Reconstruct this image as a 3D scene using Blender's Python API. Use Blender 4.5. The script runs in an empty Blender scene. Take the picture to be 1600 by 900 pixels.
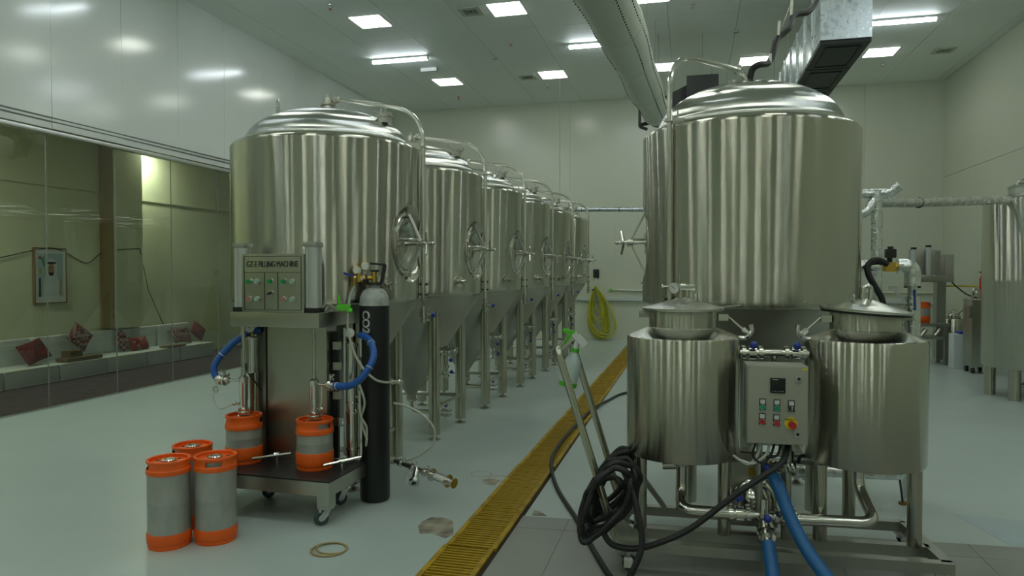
import bpy, bmesh, math, random
from mathutils import Vector, Matrix
sc = bpy.context.scene
col = sc.collection
PI = math.pi
random.seed(7)
# ---------------------------------------------------------------- camera
cam_d = bpy.data.cameras.new('camera'); cam = bpy.data.objects.new('camera', cam_d); col.objects.link(cam)
cam.location = (0, 0, 1.8)
cam.rotation_euler = (math.radians(90 - 1.3), 0, math.radians(14.1))
cam_d.sensor_width = 36.0; cam_d.lens = 1113.0 / 1600.0 * 36.0
cam_d.clip_start = 0.05; cam_d.clip_end = 100
sc.camera = cam
# ---------------------------------------------------------------- world, exposure
w = bpy.data.worlds.new('world'); sc.world = w; w.use_nodes = True
w.node_tree.nodes['Background'].inputs[0].default_value = (0.6, 0.7, 0.68, 1)
w.node_tree.nodes['Background'].inputs[1].default_value = 0.05
sc.view_settings.view_transform = 'Standard'; sc.view_settings.look = 'None'
sc.view_settings.gamma = 1.0; sc.view_settings.exposure = EXPOSURE = 0.05
sc.view_settings.use_curve_mapping = False
sc.cycles.use_denoising = True
sc.cycles.max_bounces = 10; sc.cycles.diffuse_bounces = 5; sc.cycles.glossy_bounces = 5
sc.cycles.transparent_max_bounces = 10
sc.cycles.caustics_reflective = False; sc.cycles.caustics_refractive = False
sc.cycles.sample_clamp_indirect = 6.0
PANEL_E = 13.5      # lamp strengths
TUBE_E = 24.0
LOUNGE_E = 6.0
# ---------------------------------------------------------------- materials
def mat(name, color, rough=0.5, metal=0.0, spec=0.5, noise=0.0, nscale=8.0, bump=0.0, bscale=40.0, stretch=(1, 1, 1),
        aniso=0.0, rot=0.0, emit=None, estr=0.0, rnoise=0.0, alpha=1.0):
    m = bpy.data.materials.new(name); m.use_nodes = True
    nt = m.node_tree; b = nt.nodes['Principled BSDF']
    b.inputs['Base Color'].default_value = (*color, 1); b.inputs['Roughness'].default_value = rough
    b.inputs['Metallic'].default_value = metal; b.inputs['Specular IOR Level'].default_value = spec
    if emit: b.inputs['Emission Color'].default_value = (*emit, 1); b.inputs['Emission Strength'].default_value = estr
    if alpha < 1: b.inputs['Alpha'].default_value = alpha
    if aniso:
        b.inputs['Anisotropic'].default_value = aniso; b.inputs['Anisotropic Rotation'].default_value = rot
        t = nt.nodes.new('ShaderNodeTangent'); t.direction_type = 'RADIAL'; t.axis = 'Z'
        nt.links.new(t.outputs[0], b.inputs['Tangent'])
    if noise or bump or rnoise:
        tc = nt.nodes.new('ShaderNodeTexCoord'); mp = nt.nodes.new('ShaderNodeMapping')
        mp.inputs['Scale'].default_value = stretch
        nt.links.new(tc.outputs['Object'], mp.inputs[0])
    if noise or rnoise:
        n = nt.nodes.new('ShaderNodeTexNoise'); n.inputs['Scale'].default_value = nscale; n.inputs['Detail'].default_value = 5
        nt.links.new(mp.outputs[0], n.inputs['Vector'])
    if noise:
        r = nt.nodes.new('ShaderNodeMapRange'); r.inputs[1].default_value = 0.3; r.inputs[2].default_value = 0.7
        r.inputs[3].default_value = 1 - noise; r.inputs[4].default_value = 1 + noise * 0.4
        nt.links.new(n.outputs[0], r.inputs[0])
        mx = nt.nodes.new('ShaderNodeVectorMath'); mx.operation = 'SCALE'
        mx.inputs[0].default_value = color; nt.links.new(r.outputs[0], mx.inputs['Scale'])
        nt.links.new(mx.outputs[0], b.inputs['Base Color'])
    if rnoise:
        r2 = nt.nodes.new('ShaderNodeMapRange'); r2.inputs[1].default_value = 0.3; r2.inputs[2].default_value = 0.7
        r2.inputs[3].default_value = max(0.02, rough - rnoise); r2.inputs[4].default_value = rough + rnoise
        nt.links.new(n.outputs[0], r2.inputs[0]); nt.links.new(r2.outputs[0], b.inputs['Roughness'])
    if bump:
        n2 = nt.nodes.new('ShaderNodeTexNoise'); n2.inputs['Scale'].default_value = bscale; n2.inputs['Detail'].default_value = 3
        nt.links.new(mp.outputs[0], n2.inputs['Vector'])
        bp = nt.nodes.new('ShaderNodeBump'); bp.inputs['Strength'].default_value = bump; bp.inputs['Distance'].default_value = 0.01
        nt.links.new(n2.outputs[0], bp.inputs['Height']); nt.links.new(bp.outputs[0], b.inputs['Normal'])
    return m
M = {}
STEEL = (0.50, 0.497, 0.425)
def brushed(name, color, rough, spread, along, wav=0.0, noise=0.05):
    'steel whose fine grain tilts the normal along one direction only: reflections smear that way and stay crisp across'
    m = mat(name, color, rough, 1.0, noise=noise, nscale=5, stretch=(1, 1, .2)); nt = m.node_tree; b = nt.nodes['Principled BSDF']; L = nt.links.new
    geo = nt.nodes.new('ShaderNodeNewGeometry'); acc = None
    def math_(op, a, c):
        x = nt.nodes.new('ShaderNodeMath'); x.operation = op
        for i, v in enumerate((a, c)):
            if isinstance(v, (int, float)): x.inputs[i].default_value = v
            else: L(v, x.inputs[i])
        return x.outputs[0]
    for k in range(3):
        mp = nt.nodes.new('ShaderNodeVectorMath'); mp.operation = 'SCALE'; mp.inputs['Scale'].default_value = 7919.0 + 1013 * k; L(geo.outputs['Position'], mp.inputs[0])
        wn = nt.nodes.new('ShaderNodeTexWhiteNoise'); wn.noise_dimensions = '3D'; L(mp.outputs[0], wn.inputs['Vector'])
        acc = wn.outputs['Value'] if acc is None else math_('ADD', acc, wn.outputs['Value'])
    d = math_('MULTIPLY', math_('SUBTRACT', acc, 1.5), spread)
    if along == 'Z': dv = None
    tn = nt.nodes.new('ShaderNodeTangent'); tn.direction_type = 'RADIAL'; tn.axis = 'Z'
    sc_ = nt.nodes.new('ShaderNodeVectorMath'); sc_.operation = 'SCALE'; L(d, sc_.inputs['Scale'])
    if along == 'Z': sc_.inputs[0].default_value = (0, 0, 1)
    else: L(tn.outputs[0], sc_.inputs[0])
    ad = nt.nodes.new('ShaderNodeVectorMath'); ad.operation = 'ADD'; L(sc_.outputs[0], ad.inputs[1])
    if wav:
        tc = nt.nodes.new('ShaderNodeTexCoord'); mq = nt.nodes.new('ShaderNodeMapping'); mq.inputs['Scale'].default_value = (1, 1, .22); L(tc.outputs['Object'], mq.inputs[0])
        nz = nt.nodes.new('ShaderNodeTexNoise'); nz.inputs['Scale'].default_value = 4.0; nz.inputs['Detail'].default_value = 2; L(mq.outputs[0], nz.inputs['Vector'])
        bp = nt.nodes.new('ShaderNodeBump'); bp.inputs['Strength'].default_value = wav; bp.inputs['Distance'].default_value = 0.05; L(nz.outputs[0], bp.inputs['Height']); L(bp.outputs[0], ad.inputs[0])
    else: L(geo.outputs['Normal'], ad.inputs[0])
    nm = nt.nodes.new('ShaderNodeVectorMath'); nm.operation = 'NORMALIZE'; L(ad.outputs[0], nm.inputs[0]); L(nm.outputs[0], b.inputs['Normal'])
    return m
M['shell'] = brushed('brushed shell steel', STEEL, 0.055, 0.46, 'Z', wav=0.035)
M['dome'] = brushed('polished dome steel', (0.60, 0.615, 0.58), 0.12, 0.34, 'T')
M['cone'] = mat('dull cone steel', (0.44, 0.44, 0.38), 0.42, 1.0, noise=0.06, nscale=3)
M['pipe'] = mat('polished pipe steel', (0.66, 0.66, 0.62), 0.16, 1.0)
M['satin'] = mat('satin steel', (0.50, 0.50, 0.45), 0.3, 1.0)
M['sheet'] = mat('brushed sheet steel', (0.50, 0.50, 0.44), 0.3, 1.0, noise=0.05, nscale=6, stretch=(1, 1, 0.15))
M['frame'] = mat('grey tube steel', (0.43, 0.435, 0.395), 0.34, 1.0, noise=0.08, nscale=9)
M['legsteel'] = mat('leg steel', (0.49, 0.485, 0.41), 0.22, 1.0, aniso=0.6, rot=0.25)
M['black'] = mat('black plastic', (0.012, 0.013, 0.013), 0.45)
M['rubber'] = mat('black rubber', (0.014, 0.016, 0.017), 0.5, noise=0.2, nscale=30)
M['blueknob'] = mat('blue plastic', (0.02, 0.05, 0.33), 0.3)
M['white'] = mat('white paint', (0.72, 0.75, 0.73), 0.4)
# ---------------------------------------------------------------- geometry helpers
def axis_mat(p0, p1):
    p0 = Vector(p0); d = Vector(p1) - p0
    q = Vector((0, 0, 1)).rotation_difference(d.normalized()) if d.length > 1e-9 else Matrix.Identity(3).to_quaternion()
    return Matrix.Translation(p0) @ q.to_matrix().to_4x4(), d.length
def smooth_path(pts, sub=6, closed=False):
    P = [Vector(p) for p in pts]; out = []; n = len(P)
    for i in range(n if closed else n - 1):
        if closed: a, b, c, d = P[i - 1], P[i], P[(i + 1) % n], P[(i + 2) % n]
        else: a, b, c, d = P[max(i - 1, 0)], P[i], P[i + 1], P[min(i + 2, n - 1)]
        for k in range(sub):
            t = k / sub
            out.append(0.5 * ((2 * b) + (c - a) * t + (2 * a - 5 * b + 4 * c - d) * t * t + (3 * b - a - 3 * c + d) * t ** 3))
    if not closed: out.append(P[-1])
    return out
def bend_path(pts, r, n=6):
    P = [Vector(p) for p in pts]; out = [P[0]]
    for i in range(1, len(P) - 1):
        a, b, c = P[i - 1], P[i], P[i + 1]
        d1 = (a - b).normalized(); d2 = (c - b).normalized(); L = min(r, (a - b).length * .49, (c - b).length * .49)
        s = b + d1 * L; e = b + d2 * L
        for k in range(n + 1):
            t = k / n; out.append((1 - t) ** 2 * s + 2 * t * (1 - t) * b + t * t * e)
    out.append(P[-1]); return out
class G:
    def __init__(s): s.bm = bmesh.new()
    def verts(s, vs, faces, Mx=None):
        V = [s.bm.verts.new(Mx @ Vector(v) if Mx else v) for v in vs]
        for f in faces:
            try: s.bm.faces.new([V[i] for i in f])
            except ValueError: pass
        return s
    def box(s, c, size, rz=0.0, Mx=None, bev=0.0):
        x, y, z = [k / 2 for k in size]
        m = Matrix.Translation(c) @ Matrix.Rotation(rz, 4, 'Z')
        if Mx: m = Mx @ m
        r = bmesh.ops.create_cube(s.bm, size=1.0, matrix=m @ Matrix.Diagonal((*size, 1)))
        if bev:
            es = list({e for v in r['verts'] for e in v.link_edges})
            bmesh.ops.bevel(s.bm, geom=es, offset=bev, segments=2, affect='EDGES', profile=0.7)
        return s
    def bar(s, p0, p1, w, h, up=(0, 0, 1)):
        p0 = Vector(p0); p1 = Vector(p1); d = (p1 - p0); L = d.length; z = d.normalized(); u = Vector(up)
        if abs(u.dot(z)) > 0.99: u = Vector((1, 0, 0))
        x = u.cross(z).normalized(); y = z.cross(x)
        m = Matrix((x, y, z)).transposed().to_4x4(); m.translation = (p0 + p1) / 2
        bmesh.ops.create_cube(s.bm, size=1.0, matrix=m @ Matrix.Diagonal((w, h, L, 1))); return s
    def cyl(s, p0, p1, r, r2=None, n=16):
        m, L = axis_mat(p0, p1); return s.lathe([(0, 0), (r, 0), (r if r2 is None else r2, L), (0, L)], n, m)
    def lathe(s, prof, n=24, Mx=None, a0=0.0):
        rings = []
        for r, z in prof:
            if r < 1e-6: rings.append([s.bm.verts.new(Mx @ Vector((0, 0, z)) if Mx else (0, 0, z))])
            else:
                ring = []
                for i in range(n):
                    a = a0 + 2 * PI * i / n; v = Vector((r * math.cos(a), r * math.sin(a), z))
                    ring.append(s.bm.verts.new(Mx @ v if Mx else v))
                rings.append(ring)
        for A, B in zip(rings, rings[1:]):
            for i in range(n):
                j = (i + 1) % n
                if len(A) == 1 and len(B) == 1: continue
                if len(A) == 1: s.bm.faces.new((A[0], B[j], B[i])[::-1])
                elif len(B) == 1: s.bm.faces.new((A[i], A[j], B[0]))
                else: s.bm.faces.new((A[i], A[j], B[j], B[i]))
        return s
    def tube(s, pts, r, n=10, closed=False, caps=True):
        P = [Vector(p) for p in pts]; m = len(P)
        T = []
        for i in range(m):
            a = P[i - 1] if (i > 0 or closed) else P[0]; b = P[(i + 1) % m] if (i < m - 1 or closed) else P[-1]
            t = b - a; T.append(t.normalized() if t.length > 1e-9 else Vector((0, 0, 1)))
        u = Vector((0, 0, 1)) if abs(T[0].z) < 0.9 else Vector((1, 0, 0))
        u = (u - T[0] * u.dot(T[0])).normalized(); rings = []
        for i in range(m):
            if i: u = (T[i - 1].rotation_difference(T[i]) @ u); u = (u - T[i] * u.dot(T[i])).normalized()
            v = T[i].cross(u); rr = r[i] if isinstance(r, (list, tuple)) else r
            rings.append([s.bm.verts.new(P[i] + (u * math.cos(2 * PI * k / n) + v * math.sin(2 * PI * k / n)) * rr) for k in range(n)])
        for i in range(m if closed else m - 1):
            A, B = rings[i], rings[(i + 1) % m]
            for k in range(n): s.bm.faces.new((A[k], A[(k + 1) % n], B[(k + 1) % n], B[k]))
        if caps and not closed:
            s.bm.faces.new(rings[0][::-1]); s.bm.faces.new(rings[-1])
        return s
    def torus(s, c, R, r, axis=(0, 0, 1), n=24, k=8):
        q = Vector((0, 0, 1)).rotation_difference(Vector(axis).normalized())
        return s.tube([Vector(c) + q @ Vector((R * math.cos(2 * PI * i / n), R * math.sin(2 * PI * i / n), 0)) for i in range(n)], r, k, True)
    def ball(s, c, r, n=12, sc3=(1, 1, 1)):
        bmesh.ops.create_uvsphere(s.bm, u_segments=n, v_segments=max(6, n * 2 // 3), radius=r, matrix=Matrix.Translation(c) @ Matrix.Diagonal((*sc3, 1))); return s
    def prism(s, poly, h, Mx=None):
        n = len(poly); vs = [(x, y, 0) for x, y in poly] + [(x, y, h) for x, y in poly]
        fs = [tuple(range(n))[::-1], tuple(range(n, 2 * n))] + [(i, (i + 1) % n, n + (i + 1) % n, n + i) for i in range(n)]
        return s.verts(vs, fs, Mx)
    def build(s, name, m, parent=None, world=False, sharp=0.6, loc=None, fix=True):
        if fix: bmesh.ops.recalc_face_normals(s.bm, faces=s.bm.faces)
        if world and parent:
            p = parent
            while p: s.bm.transform(Matrix.Translation(-p.location)); p = p.parent
        me = bpy.data.meshes.new(name); s.bm.to_mesh(me); s.bm.free()
        me.polygons.foreach_set('use_smooth', [True] * len(me.polygons)); me.set_sharp_from_angle(angle=sharp)
        me.materials.append(M[m] if isinstance(m, str) else m)
        o = bpy.data.objects.new(name, me); col.objects.link(o)
        if parent: o.parent = parent
        if loc: o.location = loc
        return o
def thing(name, label, cat, loc=(0, 0, 0), rz=0.0, group=None):
    o = bpy.data.objects.new(name, None); col.objects.link(o); o.empty_display_size = 0.1
    o.location = loc; o.rotation_euler = (0, 0, rz); o['label'] = label; o['category'] = cat
    if group: o['group'] = group
    return o
def tag(o, label, cat, group=None):
    o['label'] = label; o['category'] = cat
    if group: o['group'] = group
    return o
def struct(o): o['kind'] = 'structure'; return o
def root_world(name, label, cat, g, m, base, group=None, sharp=0.6):
    'one-mesh thing drawn in world coordinates, origin moved to its base'
    g.bm.transform(Matrix.Translation(-Vector(base)))
    return tag(g.build(name, m, None, loc=base, sharp=sharp), label, cat, group)
def copy_tree(o, parent=None, label=None):
    c = o.copy(); col.objects.link(c); c.parent = parent
    if label: c['label'] = label
    for ch in list(o.children): copy_tree(ch, c)
    return c
def copy_part(o, loc, rot=None):
    c = o.copy(); col.objects.link(c); c.location = loc
    if rot: c.rotation_euler = rot
    return c
# ---------------------------------------------------------------- room
LX, RX, BY, FY, CZ = -8.2, 5.76, 18.84, -6.0, 6.32
GT = 3.63                      # top of the glazing
LBX = -10.75                   # back wall of the lounge
def wall_mat(name, c, rough, sp=0.5):
    m = mat(name, c, rough, spec=sp, noise=0.03, nscale=0.7); return m
M['panelwall'] = wall_mat('glossy wall panel', (0.76, 0.805, 0.76), 0.15, 0.8)
M['creamwall'] = wall_mat('cream wall panel', (0.60, 0.63, 0.515), 0.22)
M['ceil'] = wall_mat('ceiling panel', (0.80, 0.85, 0.81), 0.55, 0.3)
M['loungewall'] = mat('lounge wall paint', (0.72, 0.74, 0.53), 0.7)
M['seam'] = mat('dark joint', (0.25, 0.27, 0.25), 0.8); M['wallseam'] = mat('wall joint', (0.68, 0.70, 0.65), 0.7)
def floor_mat():
    m = mat('grey epoxy floor', (0.45, 0.535, 0.51), 0.33, spec=0.45)
    nt = m.node_tree; b = nt.nodes['Principled BSDF']; L = nt.links.new
    tc = nt.nodes.new('ShaderNodeTexCoord')
    def nz(scale, det, lo, hi, a, c, st=(1, 1, 1)):
        mp = nt.nodes.new('ShaderNodeMapping'); mp.inputs['Scale'].default_value = st; L(tc.outputs['Object'], mp.inputs[0])
        n = nt.nodes.new('ShaderNodeTexNoise'); n.inputs['Scale'].default_value = scale; n.inputs['Detail'].default_value = det
        L(mp.outputs[0], n.inputs['Vector'])
        r = nt.nodes.new('ShaderNodeMapRange'); L(n.outputs[0], r.inputs[0])
        for i, v in enumerate((lo, hi, a, c)): r.inputs[i + 1].default_value = v
        return r.outputs[0]
    def mul(a, c):
        x = nt.nodes.new('ShaderNodeMath'); x.operation = 'MULTIPLY'; L(a, x.inputs[0]); L(c, x.inputs[1]); return x.outputs[0]
    v = mul(nz(0.5, 3, .2, .8, .93, 1.05), nz(2.0, 3, .2, .8, .975, 1.02, (0.7, 1.6, 1)))
    s = nt.nodes.new('ShaderNodeVectorMath'); s.operation = 'SCALE'; s.inputs[0].default_value = (0.45, 0.535, 0.51); L(v, s.inputs['Scale'])
    mx = nt.nodes.new('ShaderNodeMix'); mx.data_type = 'RGBA'; mx.inputs[7].default_value = (0.42, 0.36, 0.20, 1)
    mx.inputs[0].default_value = 0; L(s.outputs[0], mx.inputs[6]); L(mx.outputs[2], b.inputs['Base Color'])
    L(nz(1.5, 2, .1, .9, .28, .38), b.inputs['Roughness'])
    return m
M['floor'] = floor_mat()
fl = struct(G().box(((LBX + RX) / 2, (FY + BY) / 2, -0.1), (RX - LBX + .4, BY - FY + .4, 0.2)).build('floor', 'floor'))
rnd = random.Random(3)
# ceiling of long panels with thin joints
cl = struct(G().box(((LX + RX) / 2, (FY + BY) / 2, CZ + 0.09), (RX - LX + .4, BY - FY + .4, 0.1)).build('ceiling', 'ceil'))
PW = 1.2
xs = [LX]
x = -7.62
while x < RX: xs.append(x); x += PW
xs.append(RX)
ys = [FY, 0.2, 6.6, 13.0, BY]
for a, b in zip(xs, xs[1:]):
    for c, d in zip(ys, ys[1:]):
        G().box(((a + b) / 2, (c + d) / 2, CZ + 0.02), (b - a - .008, d - c - .008, 0.04)).build('ceiling_panel', 'ceil', cl, sharp=.3)
# left wall: glossy panels above the glazing
wl = struct(G().box((LX - 0.11, (FY + BY) / 2, (GT + CZ) / 2 + .03), (0.1, BY - FY, CZ - GT - .06)).build('wall_left', 'wallseam'))
y = 7.695 - 1.2 * 12
while y < BY:
    a, b = max(y, FY), min(y + 1.2, BY)
    if b > a + .05:
        mm = Matrix.Translation((LX - 0.03, (a + b) / 2, (GT + .06 + CZ) / 2)) @ Matrix.Rotation(rnd.uniform(-.005, .005), 4, 'Z') @ Matrix.Rotation(rnd.uniform(-.007, .004), 4, 'Y')
        G().box((0, 0, 0), (.06, b - a - .0025, CZ - GT - .06), Mx=mm).build('wall_panel', 'panelwall', wl, sharp=.3)
    y += 1.2
# back wall panels
wb = struct(G().box(((LX + RX) / 2, BY + 0.11, CZ / 2), (RX - LX + .2, 0.1, CZ)).build('wall_back', 'wallseam'))
x = -5.547 - 1.2 * 3
while x < RX:
    a, b = max(x, LX), min(x + 1.2, RX)
    if b > a + .05:
        mm = Matrix.Translation(((a + b) / 2, BY + .03, CZ / 2)) @ Matrix.Rotation(rnd.uniform(-.004, .004), 4, 'Z') @ Matrix.Rotation(rnd.uniform(-.004, .004), 4, 'X')
        G().box((0, 0, 0), (b - a - .0015, .06, CZ), Mx=mm).build('wall_panel', 'creamwall', wb, sharp=.3)
    x += 1.2
wr = struct(G().box((RX + 0.08, (FY + BY) / 2, CZ / 2), (0.1, BY - FY + .2, CZ)).build('wall_right', 'seam'))
for a, b in ((0, 4.022), (4.030, CZ)):
    G().box((RX + .03, (FY + BY) / 2, (a + b) / 2), (.06, BY - FY, b - a)).build('wall_panel', 'creamwall', wr, sharp=.3)
struct(G().box(((LX + RX) / 2, FY - 0.05, CZ / 2), (RX - LX + .2, 0.1, CZ)).build('wall_front', 'creamwall'))
# double cable line along the left wall, trim over the glass
for z in (3.835, 3.785):
    struct(G().tube([(LX + .008, FY, z), (LX + .008, BY, z)], .009, 6).build('trim_1', 'seam'))
M['alu'] = mat('aluminium trim', (0.62, 0.65, 0.64), 0.28, 1.0)
struct(G().box((LX + .0, (FY + BY) / 2, GT + .0), (.13, BY - FY, .05), bev=.006).build('trim_3', 'alu'))
struct(G().box((LX, (FY + BY) / 2, .008), (.06, BY - FY, .016)).build('trim_4', 'alu'))
# glazing
def glass_mat():
    m = bpy.data.materials.new('clear glass'); m.use_nodes = True; nt = m.node_tree; nt.nodes.clear(); L = nt.links.new
    out = nt.nodes.new('ShaderNodeOutputMaterial'); mix = nt.nodes.new('ShaderNodeMixShader')
    tr = nt.nodes.new('ShaderNodeBsdfTransparent'); tr.inputs[0].default_value = (0.80, 0.86, 0.80, 1)
    gl = nt.nodes.new('ShaderNodeBsdfGlossy'); gl.inputs['Roughness'].default_value = 0.0; gl.inputs[0].default_value = (.95, .97, .95, 1)
    fr = nt.nodes.new('ShaderNodeFresnel'); fr.inputs[0].default_value = 1.55
    mu = nt.nodes.new('ShaderNodeMath'); mu.operation = 'MULTIPLY'; mu.inputs[1].default_value = 1.5
    L(fr.outputs[0], mu.inputs[0]); L(mu.outputs[0], mix.inputs[0]); L(tr.outputs[0], mix.inputs[1]); L(gl.outputs[0], mix.inputs[2]); L(mix.outputs[0], out.inputs[0])
    return m
M['glass'] = glass_mat()
win = struct(bpy.data.objects.new('window_1', None)); col.objects.link(win); win.location = (LX, 7.587, 0)
y = 7.587 - 1.157 * 11
while y < BY - .05:
    b = min(y + 1.157, BY)
    G().verts([(LX, max(y, FY) + .003, .016), (LX, b - .003, .016), (LX, b - .003, GT - .025), (LX, max(y, FY) + .003, GT - .025)], [(0, 1, 2, 3)]).build('glass_pane', 'glass', win, True)
    G().box((LX, b, GT / 2), (.012, .007, GT - .04)).build('pane_joint', 'seam', win, True)
    y += 1.157
# lounge behind the glass
struct(G().box((LBX - .05, (FY + BY) / 2, GT / 2 + .34), (.1, BY - FY, GT + .68)).build('wall_lounge', 'loungewall'))
struct(G().box(((LBX + LX) / 2 - .06, BY + .06, GT / 2 + .34), (LX - LBX - .1, .1, GT + .68)).build('wall_lounge_end', 'loungewall'))
struct(G().box(((LBX + LX) / 2 - .06, FY - .06, GT / 2 + .34), (LX - LBX - .1, .1, GT + .68)).build('wall_lounge_near', 'loungewall'))
struct(G().box(((LBX + LX) / 2 - .06, (FY + BY) / 2, GT + .72), (LX - LBX - .12, BY - FY, .1)).build('ceiling_lounge', 'loungewall'))
M['carpet'] = mat('patterned dark carpet', (0.085, 0.055, 0.062), 0.9, noise=.5, nscale=6, spec=.1)
struct(G().box(((LBX + LX) / 2, (FY + BY) / 2, .004), (LX - LBX - .06, BY - FY, .008)).build('floor_carpet', 'carpet'))
# ---------------------------------------------------------------- lamps
def emis(name, c, s):
    m = bpy.data.materials.new(name); m.use_nodes = True; nt = m.node_tree; nt.nodes.clear()
    o = nt.nodes.new('ShaderNodeOutputMaterial'); e = nt.nodes.new('ShaderNodeEmission')
    e.inputs[0].default_value = (*c, 1); e.inputs[1].default_value = s; nt.links.new(e.outputs[0], o.inputs[0]); return m
M['panel_e'] = emis('panel diffuser', (0.96, 1.0, 0.90), PANEL_E)
M['tube_e'] = emis('tube diffuser', (0.86, 0.95, 1.0), TUBE_E)
rows = [(-4.86, 'row behind'), (-0.66, ''), (3.54, ''), (7.74, ''), (11.94, ''), (16.14, '')]
cols = [-5.63, -3.09, -0.66, 1.28, 3.76]
lp = None
ORD = ['leftmost', 'second from the left', 'third from the left', 'fourth from the left', 'rightmost']
def panel_label(r, c):
    return 'square ceiling light panel, %s of the %s' % (ORD[c], ('row far behind the camera', 'row just behind the camera', 'row above the tall orange kegs', 'row above the second steel tank', 'nearest row seen in the photo', 'farthest row, near the back wall')[r])
for r, (y, _) in enumerate(rows):
    for c, x in enumerate(cols):
        if lp is None:
            lp = thing('ceiling_panel_light', '', 'ceiling light')
            G().box((0, 0, -.006), (.60, .60, .012)).build('frame', 'white', lp)
            G().box((0, 0, -.015), (.565, .565, .008)).build('diffuser', 'panel_e', lp)
            o = lp
        else: o = copy_tree(lp)
        o.location = (x, y, CZ); o['label'] = panel_label(r, c); o['group'] = 'square ceiling light panels'
tl = None
tx = [-5.98, -1.75, 3.55]
for r, y in enumerate((1.5, 5.7, 9.9, 14.1)):
    for c, x in enumerate(tx):
        if tl is None:
            tl = thing('tube_light', '', 'ceiling light')
            G().box((0, 0, -.02), (1.27, .10, .04), bev=.008).build('housing', 'white', tl)
            G().lathe([(0, -.615), (.04, -.615), (.04, .615), (0, .615)], 14, Matrix.Translation((0, 0, -.06)) @ Matrix.Rotation(PI / 2, 4, 'Y')).build('diffuser', 'tube_e', tl)
            for s in (-1, 1): G().box((s * .625, 0, -.055), (.02, .09, .07), bev=.006).build('end_cap', 'white', tl)
            o = tl
        else: o = copy_tree(tl)
        o.location = (x, y, CZ); o['group'] = 'tube lights'
        o['label'] = 'cool white tube light, %s, %s' % (('left side of the ceiling', 'behind the white fabric duct', 'right of the galvanised duct')[c], ('overhead row', 'row over the first tank', 'row over the third tank', 'farthest row')[r])
def spot_lamp():
    o = thing('downlight', 'round downlight in the lounge ceiling behind the glass', 'ceiling light', (-10.45, 12.05, GT + .67))
    G().cyl((0, 0, -.02), (0, 0, 0), .11).build('trim_ring', 'white', o)
    G().cyl((0, 0, -.03), (0, 0, -.02), .085).build('diffuser', emis('lounge lamp', (.93, 1, .80), 430), o)
    for y in (-2.5, 4.5, 6.9):
        c = copy_tree(o); c.location.y = y; c.location.x = -9.6
        c['label'] = 'round downlight in the lounge ceiling, out of sight to the left, %s' % {-2.5: 'farthest', 4.5: 'middle', 6.9: 'nearest the framed portrait'}[y]
spot_lamp()
# ---------------------------------------------------------------- fermenters
TR, TZ0, TZ1 = 0.824, 1.555, 2.874
MZ, MHW, MHH = 2.04, 0.27, 0.33       # manway height on the shell, half width and half height
def shell_mesh(ma):
    'cladding with an oval funnel pressed in at angle ma'
    g = G(); bm = g.bm
    prof = [(TR - .045, TZ0 - .022), (TR - .018, TZ0 - .014), (TR - .004, TZ0)]
    zs = [TZ0 + .03]
    z = TZ0 + .06
    while z < TZ1 - .01:
        zs.append(z); z += .012 if abs(z - MZ) < MHH + .03 else .05
    zs.append(TZ1 - .012)
    ths = []; a = -PI
    while a < PI - .01:
        ths.append(a); a += .0145 if abs(a) < .42 else .058
    rows_ = [[(r, z)] * 1 for r, z in prof]
    grid = []
    allz = [(r, z) for r, z in prof] + [(TR, z) for z in zs] + [(TR - .006, TZ1), (TR - .02, TZ1 + .014), (TR - .05, TZ1 + .022), (.705, TZ1 + .034)]
    for r, z in allz:
        ring = []
        for a in ths:
            y = r * math.sin(a); x = r * math.cos(a); zz = z
            if abs(a) < .42 and abs(z - MZ) < MHH + .03:
                e = math.hypot(y / MHW, (z - MZ) / MHH)
                if 0.96 < e < 1.045: y /= e; zz = MZ + (z - MZ) / e; x = math.sqrt(max(TR * TR - y * y, 0)); e = 1.0
                if e < 1.0:
                    x0 = math.sqrt(TR * TR - y * y); xi = .752; t = min(1, max(0, (1 - e) / .22))
                    x = x0 + (xi - x0) * t
            c, s_ = math.cos(ma), math.sin(ma)
            ring.append(bm.verts.new((x * c - y * s_, x * s_ + y * c, zz)))
        grid.append(ring)
    n = len(ths)
    for A, B in zip(grid, grid[1:]):
        for i in range(n): bm.faces.new((A[i], A[(i + 1) % n], B[(i + 1) % n], B[i]))
    return g
def clamp_ring(g, c, axis, R=.038, w=.02):
    c = Vector(c); a = Vector(axis).normalized(); g.cyl(c - a * w / 2, c + a * w / 2, R, n=14)
    u = a.orthogonal().normalized(); g.box(c + u * (R + .008), (.022, .022, .022)); return g
def ball_valve(parent, c, axis, hdir, R=.03, name='valve', L=.10, knob=.022):
    'butterfly valve along axis with a lever ending in a blue ball'
    c = Vector(c); a = Vector(axis).normalized(); h = Vector(hdir).normalized()
    g = G(); g.cyl(c - a * .075, c + a * .075, R * .8, n=12); g.cyl(c - a * .022, c + a * .022, R * 1.5, n=14)
    clamp_ring(g, c - a * .05, a, R * 1.35, .022); clamp_ring(g, c + a * .05, a, R * 1.35, .022)
    v = g.build(name, 'pipe', parent)
    G().cyl(c + h * R, c + h * (R + L), .007, n=8).build('valve_lever', 'satin', v)
    G().ball(c + h * (R + L + knob * .6), knob, 12).build('valve_knob', 'blueknob', v)
    return v
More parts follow.
